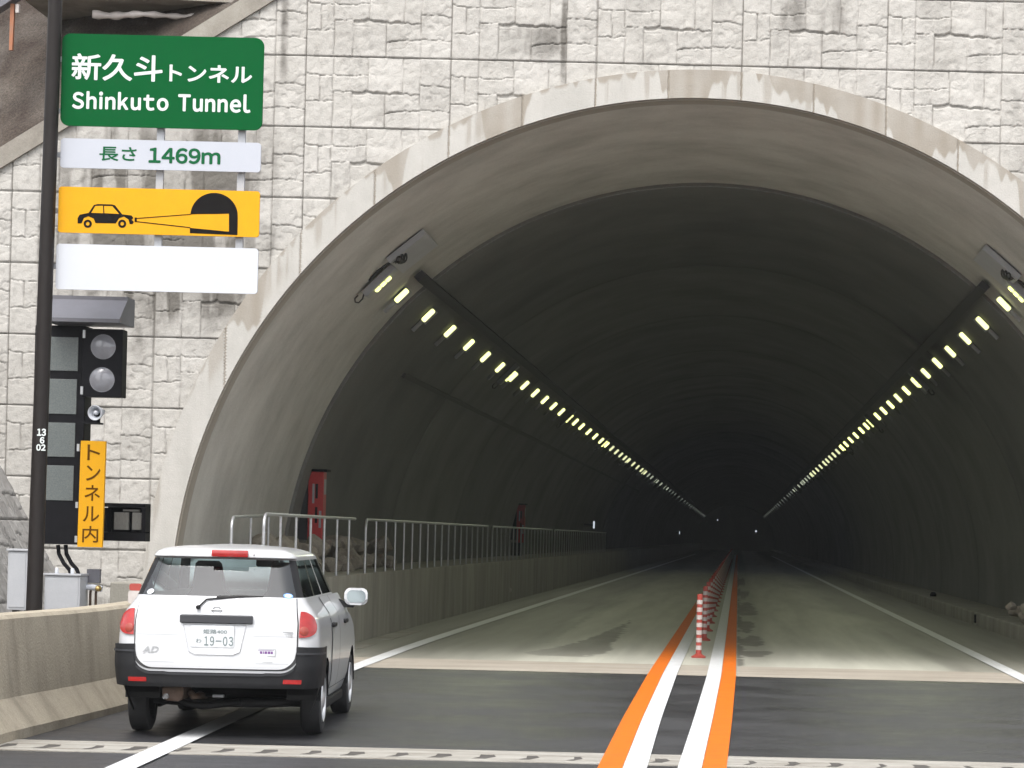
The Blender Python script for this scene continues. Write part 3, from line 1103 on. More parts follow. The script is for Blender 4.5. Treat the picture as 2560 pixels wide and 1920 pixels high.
# grey junction plates with a knot of cable, left and right
for (px, py, side, nm) in ((1024, 625, -1, 'left'), (2500, 665, 1, 'right')):
    X, Y, Z = on_lining(px, py, RI - .012)
    a = math.atan2(Z - CZ, X - CX)
    t = bpy.data.objects.new('junction_box', None)
    COL.objects.link(t)
    zax = Vector((-math.cos(a), 0, -math.sin(a)))
    xax = Vector((-math.sin(a), 0, math.cos(a)))
    if xax.z < 0: xax = -xax
    yax = Vector((0, 1, 0))
    m = Matrix((xax, yax, zax)).transposed().to_4x4()
    m.translation = (X, Y, Z)
    t.matrix_world = m
    tag(t, 'flat grey junction box with knotted black cable, upper %s of the tunnel mouth' % nm, 'junction box', 'junction boxes at the tunnel mouth')
    bm = B()
    box(bm, -0.32, 0.36, -0.75, 0.75, 0.0, 0.09, .012)
    obj('cover', bm, M['greybox'], t)
    bm = B()
    for k in range(3):
        P = []
        for j in range(16):
            b_ = 2 * math.pi * j / 15
            P.append((-0.20 + 0.055 * math.cos(b_ + k) * (1 + .25 * k) + .03 * k, -0.62 + 0.20 * math.sin(b_) + .12 * k, 0.12 + 0.02 * math.sin(b_ * 2 + k)))
        tube(bm, P, 0.013, 6)
    tube(bm, [(-0.22, -.6, .10), (-.36, -.55, .05), (-.55, -.5, .03), (-.72, -.3, .03)], .018, 6)
    obj('cable', bm, M['dark_metal'], t)

# cable trays and conduits along the vault
def vault_bar(name, px, py, wid, dep, label, cat, y1=300, m='dark_metal', y0=None):
    X, Y, Z = on_lining(px, py, RB - dep / 2)
    a = math.atan2(Z - CZ, X - CX)
    hw = wid / 2 / RB
    pts = []
    for r_, aa in ((RB + .005, a - hw), (RB + .005, a + hw), (RB - dep, a + hw), (RB - dep, a - hw)):
        pts.append((CX + r_ * math.cos(aa), CZ + r_ * math.sin(aa)))
    bm = B()
    xz(bm, pts, y0 or Y, y1)
    return tag(obj(name, bm, M[m]), label, cat)


vault_bar('cable_tray', 1050, 690, 0.16, .10, 'dark cable tray above the left row of lamps', 'cable tray')
vault_bar('cable_tray', 2460, 715, 0.16, .10, 'dark cable tray above the right row of lamps', 'cable tray')
vault_bar('conduit', 1010, 938, 0.09, .05, 'thin dark conduit on the left vault below the lamps', 'conduit', 160, 'conduit_grey')

# round reflectors on the walkway wall, small lit markers deeper in
for px, py, nm in ((1274, 1475, 'nearest'), (1492, 1427, 'middle'), (1587, 1405, 'farthest')):
    u, v = uv(px, py)
    Y = WALL_X * F / u
    Z = H + v * Y / F
    bm = B()
    lathe(bm, [(0, 0), (0.055, 0), (0.055, .02), (0.035, .04), (0, .045)], (0, 0, 0), (0.75, -0.66, 0), 16)
    o = obj('reflector', bm, M['white_band'], None, True, 40)
    o.location = (WALL_X, Y, Z)
    tag(o, '%s of the small round white reflectors low on the left walkway wall' % nm, 'reflector', 'round reflectors on the walkway wall')
for px, py, X, nm in ((1485, 1312, -6.45, 'nearer'), (1699, 1332, -6.45, 'farther')):
    u, v = uv(px, py)
    Y = X * F / u
    Z = H + v * Y / F
    t = thing('marker_lamp', '%s small upright white marker lamp on the dark left wall deep inside' % nm, 'lamp', (X, Y, Z), 0, 'upright marker lamps on the left wall')
    bm = B()
    box(bm, -0.04, 0.03, -.05, .08, -.16, .16, .01)
    obj('lens', bm, M['lens_far'], t)
    bm = B()
    box(bm, -0.45, -.03, -.02, .06, -.05, .05, .005)
    obj('bracket', bm, M['dark_metal'], t)
for px, py, X, r_, nm in ((2333, 1487, 5.45, .06, 'round'), (2437, 1562, 5.15, .05, 'upright')):
    u, v = uv(px, py)
    Y = X * F / u
    bm = B()
    if nm == 'round':
        lathe(bm, [(0, 0), (.09, 0), (.09, .06), (.05, .12), (0, .125)], (0, 0, 0), (0, 0, 1), 16)
        o = obj('drain_cap', bm, M['black'], None, True, 30)
        o.location = (X, Y, .29)
        tag(o, 'small round black cap standing on the right kerb', 'cap')
    else:
        box(bm, -.035, .03, -.10, .10, -.09, .09, .01)
        o = obj('kerb_outlet', bm, M['black'])
        o.location = (KERB_X, Y, .15)
        tag(o, 'small upright black outlet in the face of the right kerb', 'outlet')
# small lights at the far end, seen head on
for px, py, nm, sc in ((1890, 1328, 'right', .75), (1794, 1300, 'upper left', .45)):
    X, Z = W(px, py, 330)
    bm = B()
    lathe(bm, [(0, -.12), (.11 * sc, -.10), (.16 * sc, 0), (.16 * sc, .16), (0, .18)], (0, 0, 0), (0, 1, 0), 14)
    o = obj('signal_light', bm, M['lens_far'], None, True)
    o.location = (X, 330, Z)
    tag(o, 'tiny bright light at the far %s of the dark tunnel end' % nm, 'light')

# ------------------------------------------------------------------ delineator posts on the centre strip
def post_proto():
    t = thing('delineator_post', 'nearest red post with white bands standing between the centre lines', 'delineator post', (0, 0, 0), 0, 'red and white posts along the centre line')
    bm = B()
    lathe(bm, [(0, 0), (.105, 0), (.105, .02), (.06, .045), (.045, .06), (0, .06)], (0, 0, 0), (0, 0, 1), 24)
    obj('base', bm, M['red_post'], t, True, 35)
    bm = B()
    prof, mi = [(0.0, .055), (.041, .055)], [0]
    z = .055
    for k in range(7):
        for dz, c in ((.048, 0), (.062, 1)):
            r0 = .041 if c == 0 else .0435
            if k == 0 and c == 0: dz = .06
            prof += [(r0, z), (r0, z + dz)]
            mi += [c, c]
            z += dz
    prof += [(.041, z), (.041, z + .07), (.030, z + .085), (0, z + .088)]
    mi += [0, 0, 0, 0]
    lathe(bm, prof, (0, 0, 0), (0, 0, 1), 20, mi)
    obj('post', bm, [M['red_post'], M['white_band']], t, True, 35)
    return t


proto = post_proto()
Yp = 38.2
k = 0
while Yp < 235:
    o = proto if k == 0 else copy_tree(proto)
    o.location = (-0.53, Yp, 0.003)
    if k: tag(o, 'red post with white bands in the row receding behind the nearest one', 'delineator post')
    Yp += 4.6 if k else 6.5
    k += 1

# ------------------------------------------------------------------ lettering
dg = None


def text_mesh(name, body, box_, y, m, parent, bold=0.012, rot=0, dep=0.002, keep_aspect=False, shear=0.0, gap=None):
    """write body so that it fills box_ = (x0, x1, z0, z1) in the parent's frame, facing -Y just in front of y;
    bold (a share of the letter height) is printed by overlaying the thin glyphs a hair apart"""
    cu = bpy.data.curves.new('txt', 'FONT')
    cu.body = body
    cu.size = 1.0
    cu.shear = shear
    cu.resolution_u = 4
    to = bpy.data.objects.new('txt', cu)
    COL.objects.link(to)

    def glyphs(t):
        cu.body = t
        to.update_tag()
        cu.update_tag()
        bpy.context.view_layer.update()
        d_ = bpy.context.evaluated_depsgraph_get()
        me = bpy.data.meshes.new_from_object(to.evaluated_get(d_))
        c_ = np.array([v.co[:] for v in me.vertices]).reshape(-1, 3)
        p_ = [list(p.vertices) for p in me.polygons]
        bpy.data.meshes.remove(me)
        return c_, p_
    if gap is None:
        co, polys = glyphs(body)
    else:        # set from the road-sign like full width letters, packed by their own widths
        co, polys, xq = np.zeros((0, 3)), [], 0.0
        for ch in body:
            c_, p_ = glyphs(chr(ord(ch) + 0xFEE0))
            c_[:, 0] += xq - c_[:, 0].min()
            xq = c_[:, 0].max() + gap
            polys += [[q + len(co) for q in p] for p in p_]
            co = np.concatenate([co, c_])
    bpy.data.objects.remove(to)
    if len(co) == 0:
        return None
    lo, hi = co.min(0), co.max(0)
    x0, x1, z0, z1 = box_
    e = bold * (z1 - z0)
    x0 += e; x1 -= e; z0 += e; z1 -= e
    sx = (x1 - x0) / max(hi[0] - lo[0], 1e-6)
    sz = (z1 - z0) / max(hi[1] - lo[1], 1e-6)
    X = x0 + (co[:, 0] - lo[0]) * sx
    Z = z0 + (co[:, 1] - lo[1]) * sz
    vs, fs = [], []
    offs = [(0, 0)] + ([(math.cos(R(a)), math.sin(R(a))) for a in range(0, 360, 30)] if bold > 0 else [])
    for k, (ox_, oz_) in enumerate(offs):
        n0 = len(vs)
        vs += [(X[q] + ox_ * e, y - 0.0006 - 0.00012 * k, Z[q] + oz_ * e) for q in range(len(X))]
        fs += [[q + n0 for q in p] for p in polys]
    me2 = bpy.data.meshes.new(name)
    me2.from_pydata(vs, [], fs)
    me2.update()
    if len(me2.polygons) and me2.polygons[0].normal.y > 0:
        me2.flip_normals()
    me2.materials.append(m)
    return link(name, me2, parent)


# ------------------------------------------------------------------ dark pole with its sign boards
YS_ = 27.0
pb, pt = W(84, 1545, YS_), W(140, -40, YS_)
pole = thing('sign_pole', 'tall dark brown pole leaning slightly at the left, with white inventory numbers', 'pole', (pb[0], YS_, 0))
lean = (pt[0] - pb[0]) / (pt[1] - pb[1])
bm = B()
zt = pt[1] + 1.2
tube(bm, [(-lean * pb[1], 0, -0.05), (lean * (zt - pb[1]), 0, zt)], [0.083, 0.068], 28)
obj('shaft', bm, M['pole'], pole, True, 40)
bm = B()
box(bm, -.22 - lean * pb[1], .22 - lean * pb[1], -.22, .22, 0, .03, .004)
obj('base_plate', bm, M['pole'], pole)


def rel(px, py, Y, o):
    x, z = W(px, py, Y)
    return x - o[0], z - o[2]


po = (pb[0], YS_, 0)
for body, (a0, b0, a1, b1) in (('13', (98, 1072, 120, 1091)), ('6', (105, 1093, 116, 1110)), ('02', (96, 1111, 119, 1128))):
    x0, z1 = rel(a0, b0, YS_, po)
    x1, z0 = rel(a1, b1, YS_, po)
    # on the round shaft's front
    text_mesh('inventory_number', body, (x0, x1, z0, z1), -0.080, M['letter_white'], pole, .05, gap=.12)

YB = 27.12
so = (W(160, 200, YB)[0], YB, W(160, 640, YB)[1])


def board(name, label, l, t, r, b, m, rad, yf=YB - 0.06):
    x0, z1 = W(l, t, yf)
    x1, z0 = W(r, b, yf)
    o = thing(name, label, 'sign', (x0, yf, z0))
    bm = B()
    xz(bm, rrect(0, x1 - x0, 0, z1 - z0, rad), 0, 0.022)
    obj('panel', bm, m, o)
    bm = B()
    for f_ in (0.44, 0.93):
        xx = (x1 - x0) * f_
        box(bm, xx - .04, xx + .04, .023, .05, .03, z1 - z0 - .03)
    obj('back_rib', bm, M['greybox'], o)
    return o, (x0, yf, z0), (x1 - x0, z1 - z0)


def tbox(o3, l, t, r, b, yf):
    x0, z1 = W(l, t, yf)
    x1, z0 = W(r, b, yf)
    return (x0 - o3[0], x1 - o3[0], z0 - o3[2], z1 - o3[2])


yf = YB - .06
sg, o3, sz_ = board('name_sign', 'large green tunnel name board with white Japanese and English lettering', 156, 83, 655, 326, M['green'], .085)
sg['category'] = 'sign'
sc_ = 800 / 1702.0
zz = lambda x, y: (x * sc_, y * sc_)
text_mesh('lettering', '新久斗', tbox(o3, 180, 133, 406, 205, yf), -0.001, M['letter_white'], sg, .022)
text_mesh('lettering', 'トンネル', tbox(o3, 424, 160, 630, 209, yf), -0.001, M['letter_white'], sg, .028)
text_mesh('lettering', 'Shinkuto', tbox(o3, 181, 227, 421, 278, yf), -0.001, M['letter_white'], sg, .036, gap=.20)
text_mesh('lettering', 'Tunnel', tbox(o3, 446, 232, 626, 283, yf), -0.001, M['letter_white'], sg, .036, gap=.20)
sg2, o3, _ = board('length_sign', 'narrow white board with the tunnel length in green, below the green board', 152, 345, 651, 431, M['signwhite'], .035)
text_mesh('lettering', '長さ', tbox(o3, 249, 366, 341, 404, yf), -0.001, M['letter_green'], sg2, .020)
text_mesh('lettering', '1469m', tbox(o3, 372, 368, 551, 412, yf), -0.001, M['letter_green'], sg2, .042, gap=.10)
sg3, o3, _ = board('headlamp_sign', 'orange yellow board showing a car lighting up a tunnel', 147, 466, 647, 593, M['yellow'], .030)


def pz(x, y):
    px, py = zz(x, y)
    X, Z = W(px, py, yf)
    return (X - o3[0], Z - o3[2])


def pict(name, polys, m, y=-0.001, d=0.002):
    bm = B()
    for pl in polys:
        xz(bm, [pz(*p) for p in pl], y - d, y)
    return obj(name, bm, m, sg3)


arch = [(1013, 1138)] + [(1139 + 126 * math.cos(R(a)), 1148 - 122 * math.sin(R(a))) for a in range(176, 3, -6)] + [(1265, 1160), (1263, 1250), (1010, 1240), (1010, 1212), (1218, 1232), (1218, 1136), (1150, 1138)]
pict('tunnel_symbol', [arch], M['letter_black'])
pict('beam_symbol', [[(722, 1160), (1016, 1138), (1016, 1142), (726, 1164)], [(722, 1176), (1012, 1208), (1012, 1213), (726, 1181)], [(716, 1157), (728, 1157), (728, 1181), (716, 1181)]], M['letter_black'])
carb = [(413, 1188), (413, 1160), (424, 1142), (472, 1132), (500, 1090), (520, 1085), (596, 1087), (612, 1092), (650, 1140), (700, 1146), (710, 1160), (700, 1168), (712, 1180), (705, 1192), (690, 1192),
        (684, 1168), (660, 1152), (634, 1160), (616, 1188), (508, 1186), (498, 1162), (470, 1150), (446, 1160), (434, 1188)]
pict('car_symbol', [carb], M['letter_black'])
win1 = [(486, 1132), (508, 1096), (548, 1095), (550, 1134)]
win2 = [(556, 1134), (554, 1096), (598, 1097), (634, 1138)]
pict('car_window_symbol', [win1, win2], M['yellow'], -0.004, .001)
for cx_ in (467, 650):
    bm = B()
    lathe(bm, [(.042 * .45, 0), (.042, 0), (.042, -.002), (.042 * .45, -.002), (.042 * .45, 0)], (pz(cx_, 1190)[0], -.001, pz(cx_, 1190)[1]), (0, 1, 0), 24)
    obj('wheel_symbol', bm, M['letter_black'], sg3)
sg4, o3, _ = board('blank_sign', 'empty white board, lowest of the four boards on the pole', 141, 609, 643, 735, M['signblank'], .035)
# grey uprights carrying the boards
up_ = thing('sign_rack', 'grey steel rack of uprights behind the boards, fixed to the pole', 'rack', (W(400, 740, YB)[0], YB, W(400, 740, YB)[1]))
ux, uz = W(400, 740, YB)
bm = B()
for l in (394, 597):
    x0, z1 = W(l + 8, 110, YB); x1, z0 = W(l + 19, 735, YB)
    xm = W(l + 5, 430, YB)[0]
    box(bm, xm - .038 - ux, xm + .038 - ux, 0.0, .05, z0 - uz + .02, z1 - uz, .004)
obj('upright', bm, M['greybox'], up_)
bm = B()
for py in (150, 280, 390, 530, 670):
    x0, z = W(120, py - 6, YB); x1, _ = W(640, py, YB)
    box(bm, x0 - ux, x1 - ux, .052, .10, z - uz - .025, z - uz + .025)
obj('crossbar', bm, M['greybox'], up_)

# ------------------------------------------------------------------ signal and display unit behind the pole
YV = 28.3
vx, vz = W(160, 1362, YV)
M['screen'] = mat('unlit_screen', (0.085, 0.10, 0.10), 0.35, (0.13, 0.145, 0.14), 60, stretch=(1, 1, 6), lo=.4, hi=.6, fine=.15)
M['siglens'] = mat('unlit_signal_lens', (0.24, 0.245, 0.27), 0.15, (0.20, 0.20, 0.22), 9, spec=.8)
dv = thing('display_board', 'tall black display board with four blank grey screens beside the pole', 'display', (vx, YV, vz))


def vb(bm, l, t, r, b, y0, y1, bev=0.0, o=None, Y=YV):
    o = o or (vx, vz)
    x0, z1 = W(l, t, Y)
    x1, z0 = W(r, b, Y)
    box(bm, x0 - o[0], x1 - o[0], y0, y1, z0 - o[1], z1 - o[1], bev)


bm = B()
vb(bm, 88, 812, 203, 1362, 0, .30, .01)
obj('case', bm, M['black'], dv)
for (t_, b_, l_, r_) in ((842, 928, 128, 195), (947, 1036, 124, 191), (1056, 1143, 120, 187), (1163, 1252, 116, 183)):
    bm = B()
    vb(bm, l_ - 3, t_, r_, b_, -.012, -.001, .003)
    obj('screen', bm, M['screen'], dv)
bm = B()   # roof hood
x0, z1 = W(132, 738, YV); x1, z0 = W(318, 816, YV)
x0 -= vx; x1 -= vx; z0 -= vz; z1 -= vz
prism(bm, [(-.35, z0 + .01), (-.35, z0 + .05), (-.02, z1 - .04), (-.02, z1), (.33, z1), (.33, z0 + .01)],
      lambda p: (x0 - .0, p[0], p[1]), lambda p: (x1, p[0], p[1]))
obj('hood', bm, M['hood'], dv)
bm = B()
vb(bm, 212, 1056, 253, 1061, -.18, .1)
vb(bm, 200, 1040, 236, 1055, .02, .1)
obj('bracket', bm, M['black'], dv)
for dxp in (0, 19):
    bm = B()
    P = [W(138 + dxp, 1362, YV), W(140 + dxp, 1385, YV), W(152 + dxp, 1408, YV), W(166 + dxp, 1424, YV), W(172 + dxp, 1440, YV)]
    tube(bm, [(p[0] - vx, .12, p[1] - vz) for p in P], .022, 8)
    obj('cable', bm, M['black'], dv, True)

sgx, sgz = W(260, 993, YV)
sig = thing('signal_box', 'black signal box with two unlit round lenses, right of the display board', 'signal', (sgx, YV - .05, sgz))
bm = B()
vb(bm, 210, 822, 306, 994, 0, .22, .008, (sgx, sgz))
obj('case', bm, M['black'], sig)
for (cx_, cy_) in ((261, 868), (258, 950)):
    x, z = W(cx_, cy_, YV)
    bm = B()
    lathe(bm, [(0, .035), (.06, .029), (.10, .017), (.126, .001)], (x - sgx, -.0, z - sgz), (0, -1, 0), 32)
    lathe(bm, [(.134, -.01), (.134, .003), (.126, .003)], (x - sgx, 0, z - sgz), (0, -1, 0), 32)
    obj('lens', bm, M['siglens'], sig, True, 50)
for (cx_, cy_) in ((214, 836), (208, 977)):
    bm = B()
    vb(bm, cx_ - 3, cy_ - 10, cx_ + 3, cy_ + 10, -.02, -.001, .002, (sgx, sgz))
    obj('hinge', bm, M['steel'], sig)

# horn speaker
hx_, hz_ = W(239, 1032, YV - .1)
hp = thing('horn_speaker', 'round white horn speaker under the signal box', 'speaker', (hx_, YV - .1, hz_))
bm = B()
lathe(bm, [(.0, .18), (.03, .18), (.05, .10), (.075, .02), (.082, -.02), (.078, -.026), (.066, -.02), (.045, .05), (.03, .08), (0, .08)], (0, 0, 0), Vector((.18, .98, .1)), 28)
obj('horn', bm, M['signblank'], hp, True, 50)
bm = B()
lathe(bm, [(0, -.02), (.018, -.018), (.026, .0), (.022, .04), (0, .06)], (0, 0, 0), Vector((.18, .98, .1)), 20)
obj('driver', bm, M['signblank'], hp, True)
bm = B()
box(bm, -.03, .03, .05, .1, -.115, .0, .004)
obj('stand', bm, M['black'], hp)

# vertical yellow sign
yx, yz = W(193, 1367, YV - .12)
ys_ = thing('vertical_sign', 'narrow upright yellow sign with brown Japanese lettering', 'sign', (yx, YV - .12, yz))
Yq = YV - .12
x0, z1 = W(203, 1099, Yq); x1, z0 = W(261, 1366, Yq)
leanq = (W(203, 1099, Yq)[0] - W(192, 1366, Yq)[0]) / (z1 - z0)
bm = B()
wq = (W(266, 1099, Yq)[0] - W(204, 1099, Yq)[0])
xz(bm, [(0, 0), (wq, 0), (wq + .012, z1 - z0), (.012, z1 - z0)], 0, .05)
obj('panel', bm, M['yellow'], ys_)
cw = wq
gl = 5.186
for ch, (l, t, r, b) in (('ト', (715, 165, 887, 365)), ('ン', (700, 435, 890, 630)), ('ネ', (680, 690, 885, 890)), ('ル', (658, 965, 875, 1160)), ('内', (650, 1220, 862, 1430))):
    xa, za = W(80 + l / gl, 1080 + b / gl, Yq)
    xb, zb_ = W(80 + r / gl, 1080 + t / gl, Yq)
    text_mesh('lettering', ch, (xa - yx, xb - yx, za - yz, zb_ - yz), -.001, M['letter_brown'], ys_, .012)
for (py0, py1) in ((1110, 1128), (1255, 1270), (1340, 1356)):
    bm = B()
    xa, za = W(198, py1, Yq); xb, zb_ = W(203, py0, Yq)
    box(bm, -.03, -.004, .0, .03, za - yz, zb_ - yz)
    obj('clip', bm, M['steel'], ys_)

# black control box with grey louvres behind the yellow sign
YC = 28.9
bx, bz = W(310, 1354, YC)
cb = thing('control_box', 'black open box with grey boards inside, right of the yellow sign', 'box', (bx, YC, bz))
bm = B()
l_, r_, t_, b_ = 258, 363, 1257, 1354
for q in ((l_, t_, r_, t_ + 12), (l_, b_ - 24, r_, b_), (r_ - 8, t_ + 12.2, r_, b_ - 24.2), (l_, t_ + 12.2, l_ + 8, b_ - 24.2)):
    vb(bm, *q, 0, .22, 0, (bx, bz), YC)
vb(bm, l_ + .3, t_ + .3, r_ - .3, b_ - .3, .221, .24, 0, (bx, bz), YC)
obj('case', bm, M['black'], cb)
M['louvre'] = mat('grey_louvre', (0.21, 0.205, 0.19), .7, (0.14, .135, .12), 20, stretch=(6, 1, 1))
bm = B()
vb(bm, 282, 1280, 318, 1325, .06, .12, .004, (bx, bz), YC)
vb(bm, 305, 1273, 346, 1279, .05, .10, .002, (bx, bz), YC)
vb(bm, 328, 1281, 350, 1325, .05, .12, .004, (bx, bz), YC)
for k in range(6):
    vb(bm, 350.3, 1284 + k * 7, 355, 1287 + k * 7, .05, .1, 0, (bx, bz), YC)
obj('grey_board', bm, M['louvre'], cb)
# grey cabinets at the foot of the pole
for (l_, t_, r_, b_, Yc, lab) in ((20, 1377, 66, 1526, 28.0, 'pale grey cabinet left of the pole foot'), (112, 1438, 198, 1560, 28.2, 'squat grey cabinet right of the pole foot, under two black cables')):
    x0, z1 = W(l_, t_, Yc); x1, z0 = W(r_, b_, Yc)
    t = thing('electric_cabinet', lab, 'cabinet', (x0, Yc, z0), 0, 'grey cabinets by the pole')
    bm = B()
    box(bm, 0, x1 - x0, 0, .35, 0, z1 - z0, .008)
    obj('case', bm, M['greybox'], t)
    bm = B()
    box(bm, -.012, x1 - x0 + .012, -.02, .37, z1 - z0 + .001, z1 - z0 + .022, .004)
    obj('lid', bm, M['greybox'], t)
    bm = B()
    box(bm, .02, x1 - x0 - .02, -.008, -.001, .03, z1 - z0 - .03, .002)
    obj('door', bm, M['greybox'], t)
    bm = B()
    for fx in (.15, .75):
        box(bm, (x1 - x0) * fx, (x1 - x0) * fx + .04, .1, .25, -z0 - .02, -.001)
    obj('leg', bm, M['dark_metal'], t)
    if l_ > 100:
        for fx in (.3, .74):
            bm = B()
            lathe(bm, [(0, 0), (.02, 0), (.02, .05), (.012, .06), (0, .06)], ((x1 - x0) * fx, .05, z1 - z0 + .022), (0, 0, 1), 12)
            obj('cable_gland', bm, M['signblank'], t, True, 40)

# pipes with brass valves
Yv = 28.5
x0, z0 = W(225, 1520, Yv)
pv = thing('pipe_valves', 'cluster of white pipes with brass valves beside the squat grey cabinet', 'valves', (x0, Yv, z0))
bm = B()
for dx_ in (-.07, .0, .06):
    tube(bm, [(dx_, 0, -z0), (dx_, 0, .16), (dx_ + .01, -.02, .20)], .014, 8)
obj('pipe', bm, M['rust'], pv, True, 40)
bm = B()
tube(bm, [(-.11, -.02, .215), (.02, -.02, .225), (.13, -.02, .21)], .034, 10)
obj('manifold', bm, M['signblank'], pv, True, 40)
bm = B()
for dx_ in (-.09, .10):
    lathe(bm, [(0, -.05), (.03, -.05), (.035, 0), (.02, .04), (0, .05)], (dx_, -.07, .215), (0, -1, 0), 12)
obj('valve', bm, M['brass'], pv, True, 40)
bm = B()
box(bm, -.05, .09, .02, .10, .27, .42, .005)
obj('meter_box', bm, M['hood'], pv)

# small red and white marker on the barrier
mx_, mz_ = W(334, 1512, 25.6)
mk = thing('barrier_marker', 'small red and white marker on the barrier top, half behind the car', 'marker', (WALL_X - .14, 25.6, .965))
mx_ = mx_ - (WALL_X - .14)
bm = B()
xz(bm, rrect(mx_ - .05, mx_ + .07, .0, .12, .02), -.02, .02)
obj('lower_panel', bm, M['white_band'], mk)
bm = B()
xz(bm, rrect(mx_ - .04, mx_ + .07, .122, .19, .02), -.02, .02)
obj('upper_panel', bm, M['red_post'], mk)

# ------------------------------------------------------------------ the car
M['paint'] = mat('white_car_paint', (0.555, 0.565, 0.585), 0.28, (0.54, 0.55, 0.565), 2, spec=.5, coat=.6)


def add_backface(m, col):
    n, l = m.node_tree.nodes, m.node_tree.links
    p = n['Principled BSDF']
    g = n.new('ShaderNodeNewGeometry')
    mx = n.new('ShaderNodeMix')
    mx.data_type = 'RGBA'
    src = p.inputs['Base Color'].links[0].from_socket
    l.new(src, mx.inputs['A'])
    mx.inputs['B'].default_value = (*col, 1)
    l.new(g.outputs['Backfacing'], mx.inputs['Factor'])
    l.new(mx.outputs['Result'], p.inputs['Base Color'])


add_backface(M['paint'], (.50, .50, .49))
M['bumper'] = mat('dark_grey_plastic', (0.013, 0.0135, 0.015), 0.55, (0.018, 0.0185, 0.020), 8, bump=.1, bscale=200, spec=.2)
M['trim'] = mat('black_trim', (0.008, 0.008, 0.009), 0.45, spec=.25)
M['under'] = mat('underbody_black', (0.007, 0.007, 0.007), 0.9, spec=.05)
M['garnish'] = mat('garnish_grey', (0.035, 0.036, 0.040), 0.45, spec=.3)
M['tailred'] = mat('tail_lamp_red', (0.40, 0.016, 0.014), 0.15, (0.26, 0.010, 0.010), 14, spec=.6, coat=.4)
M['tailamber'] = mat('tail_lamp_lens', (0.30, 0.055, 0.04), 0.25, spec=.5)
M['rim'] = mat('wheel_silver', (0.62, 0.63, 0.64), .35, metal=.6)
M['glass'] = glass('car_glass', (.86, .96, .98), .03, 1.45, 1.0, .08)
M['glass_front'] = glass('windscreen_glass', (.92, .98, .96), .08, 1.5, 1.0, .12)
M['dash'] = mat('pale_dashboard', (.78, .86, .84), .7, (.66, .74, .72), 9)
M['glass_dark'] = glass('car_side_glass', (.42, .47, .45), .02, 1.5, 1.0)
M['seat'] = mat('seat_cloth', (0.016, 0.018, 0.023), .9, (0.022, .025, .031), 20)
M['mirror'] = mat('mirror_glass', (.42, .48, .50), .08, metal=1.0)
M['chrome'] = mat('chrome', (.62, .63, .64), .2, metal=.9)
M['plate'] = mat('number_plate', (.60, .62, .64), .5, spec=.2)
M['plate_ink'] = mat('plate_ink', (.16, .20, .20), .6)
M['crease_shade'] = mat('crease_shade_strip', (.40, .41, .43), .5)  # flat grey lines painting the shading of tailgate creases
M['seam'] = mat('gap_shade', (.06, .06, .062), .8)  # near-black colour for strips that paint the shade between body panels
M['sticker_blue'] = mat('sticker_blue', (.16, .33, .72), .4)
M['sticker_ink'] = mat('sticker_ink', (.16, .06, .22), .5)
M['badge_grey'] = mat('badge_grey', (.36, .37, .38), .4)

CAR = Vector((-4.25, 22.2, 0))
car = thing('parked_car', 'white estate car seen from behind with black bumper, stopped before the tunnel', 'car', CAR, R(3.5))
AX = 0.9      # rear axle is this far ahead of the rearmost point


def tab(t, z):
    return float(np.interp(z, [a for a, _ in t], [b for _, b in t]))


def smooth_tab(t, k=0.02):
    zs = np.linspace(t[0][0], t[-1][0], 400)
    v = np.interp(zs, [a for a, _ in t], [b for _, b in t])
    n = max(1, int(k / (zs[1] - zs[0])))
    ker = np.ones(2 * n + 1) / (2 * n + 1)
    v2 = np.convolve(np.pad(v, n, mode='edge'), ker, 'valid')
    return list(zip(zs, v2))


HWT = smooth_tab([(.20, .72), (.30, .76), (.42, .795), (.60, .815), (.80, .815), (.92, .805), (1.0, .785), (1.06, .745), (1.12, .698), (1.16, .680), (1.46, .585), (1.49, .58), (1.52, .545), (1.55, .47), (1.568, .34), (1.578, .12), (1.58, .04)], .012)
YRT = smooth_tab([(.20, .16), (.36, .06), (.46, .02), (.60, .01), (.74, .02), (.90, .03), (1.05, .055), (1.15, .095), (1.46, .37), (1.465, .37), (1.475, .30), (1.52, .31), (1.545, .42), (1.565, .75), (1.58, 1.30)], .006)
YFT = smooth_tab([(.20, 4.25), (.40, 4.37), (.55, 4.39), (.70, 4.33), (.84, 4.12), (.95, 3.70), (1.02, 3.30), (1.14, 3.02), (1.46, 2.35), (1.52, 2.10), (1.56, 1.75), (1.58, 1.45)], .01)


def Pc(z, u):
    """point on the right half of the car skin; u 0..1 across the rear, 1..2 round the corner, 2..3 along the side to the wheel arch"""
    s_ = -1 if u < 0 else 1
    u = abs(u)
    w_ = tab(HWT, z)
    y0 = tab(YRT, z)
    rx = min(.17, w_ * .30)
    ry = .24 if z < 1.1 else .24 - .06 * min(1, (z - 1.1) / .3)
    if z > 1.5: ry = max(.02, .18 - (z - 1.5) * 2.0)
    bow = .05
    if u <= 1:
        x = u * (w_ - rx)
        y = y0 + bow * (x / w_) ** 2
    elif u <= 2:
        a = R(90 * (u - 1))
        x = w_ - rx + rx * math.sin(a)
        yb = y0 + bow * ((w_ - rx) / w_) ** 2
        y = yb + ry * (1 - math.cos(a)) + .10 * rx * math.sin(a) * 0
    else:
        x = w_
        yb = y0 + bow * ((w_ - rx) / w_) ** 2 + ry
        y = yb + (u - 2) * (AX - .345 - yb)
    return Vector((s_ * x, y, z))


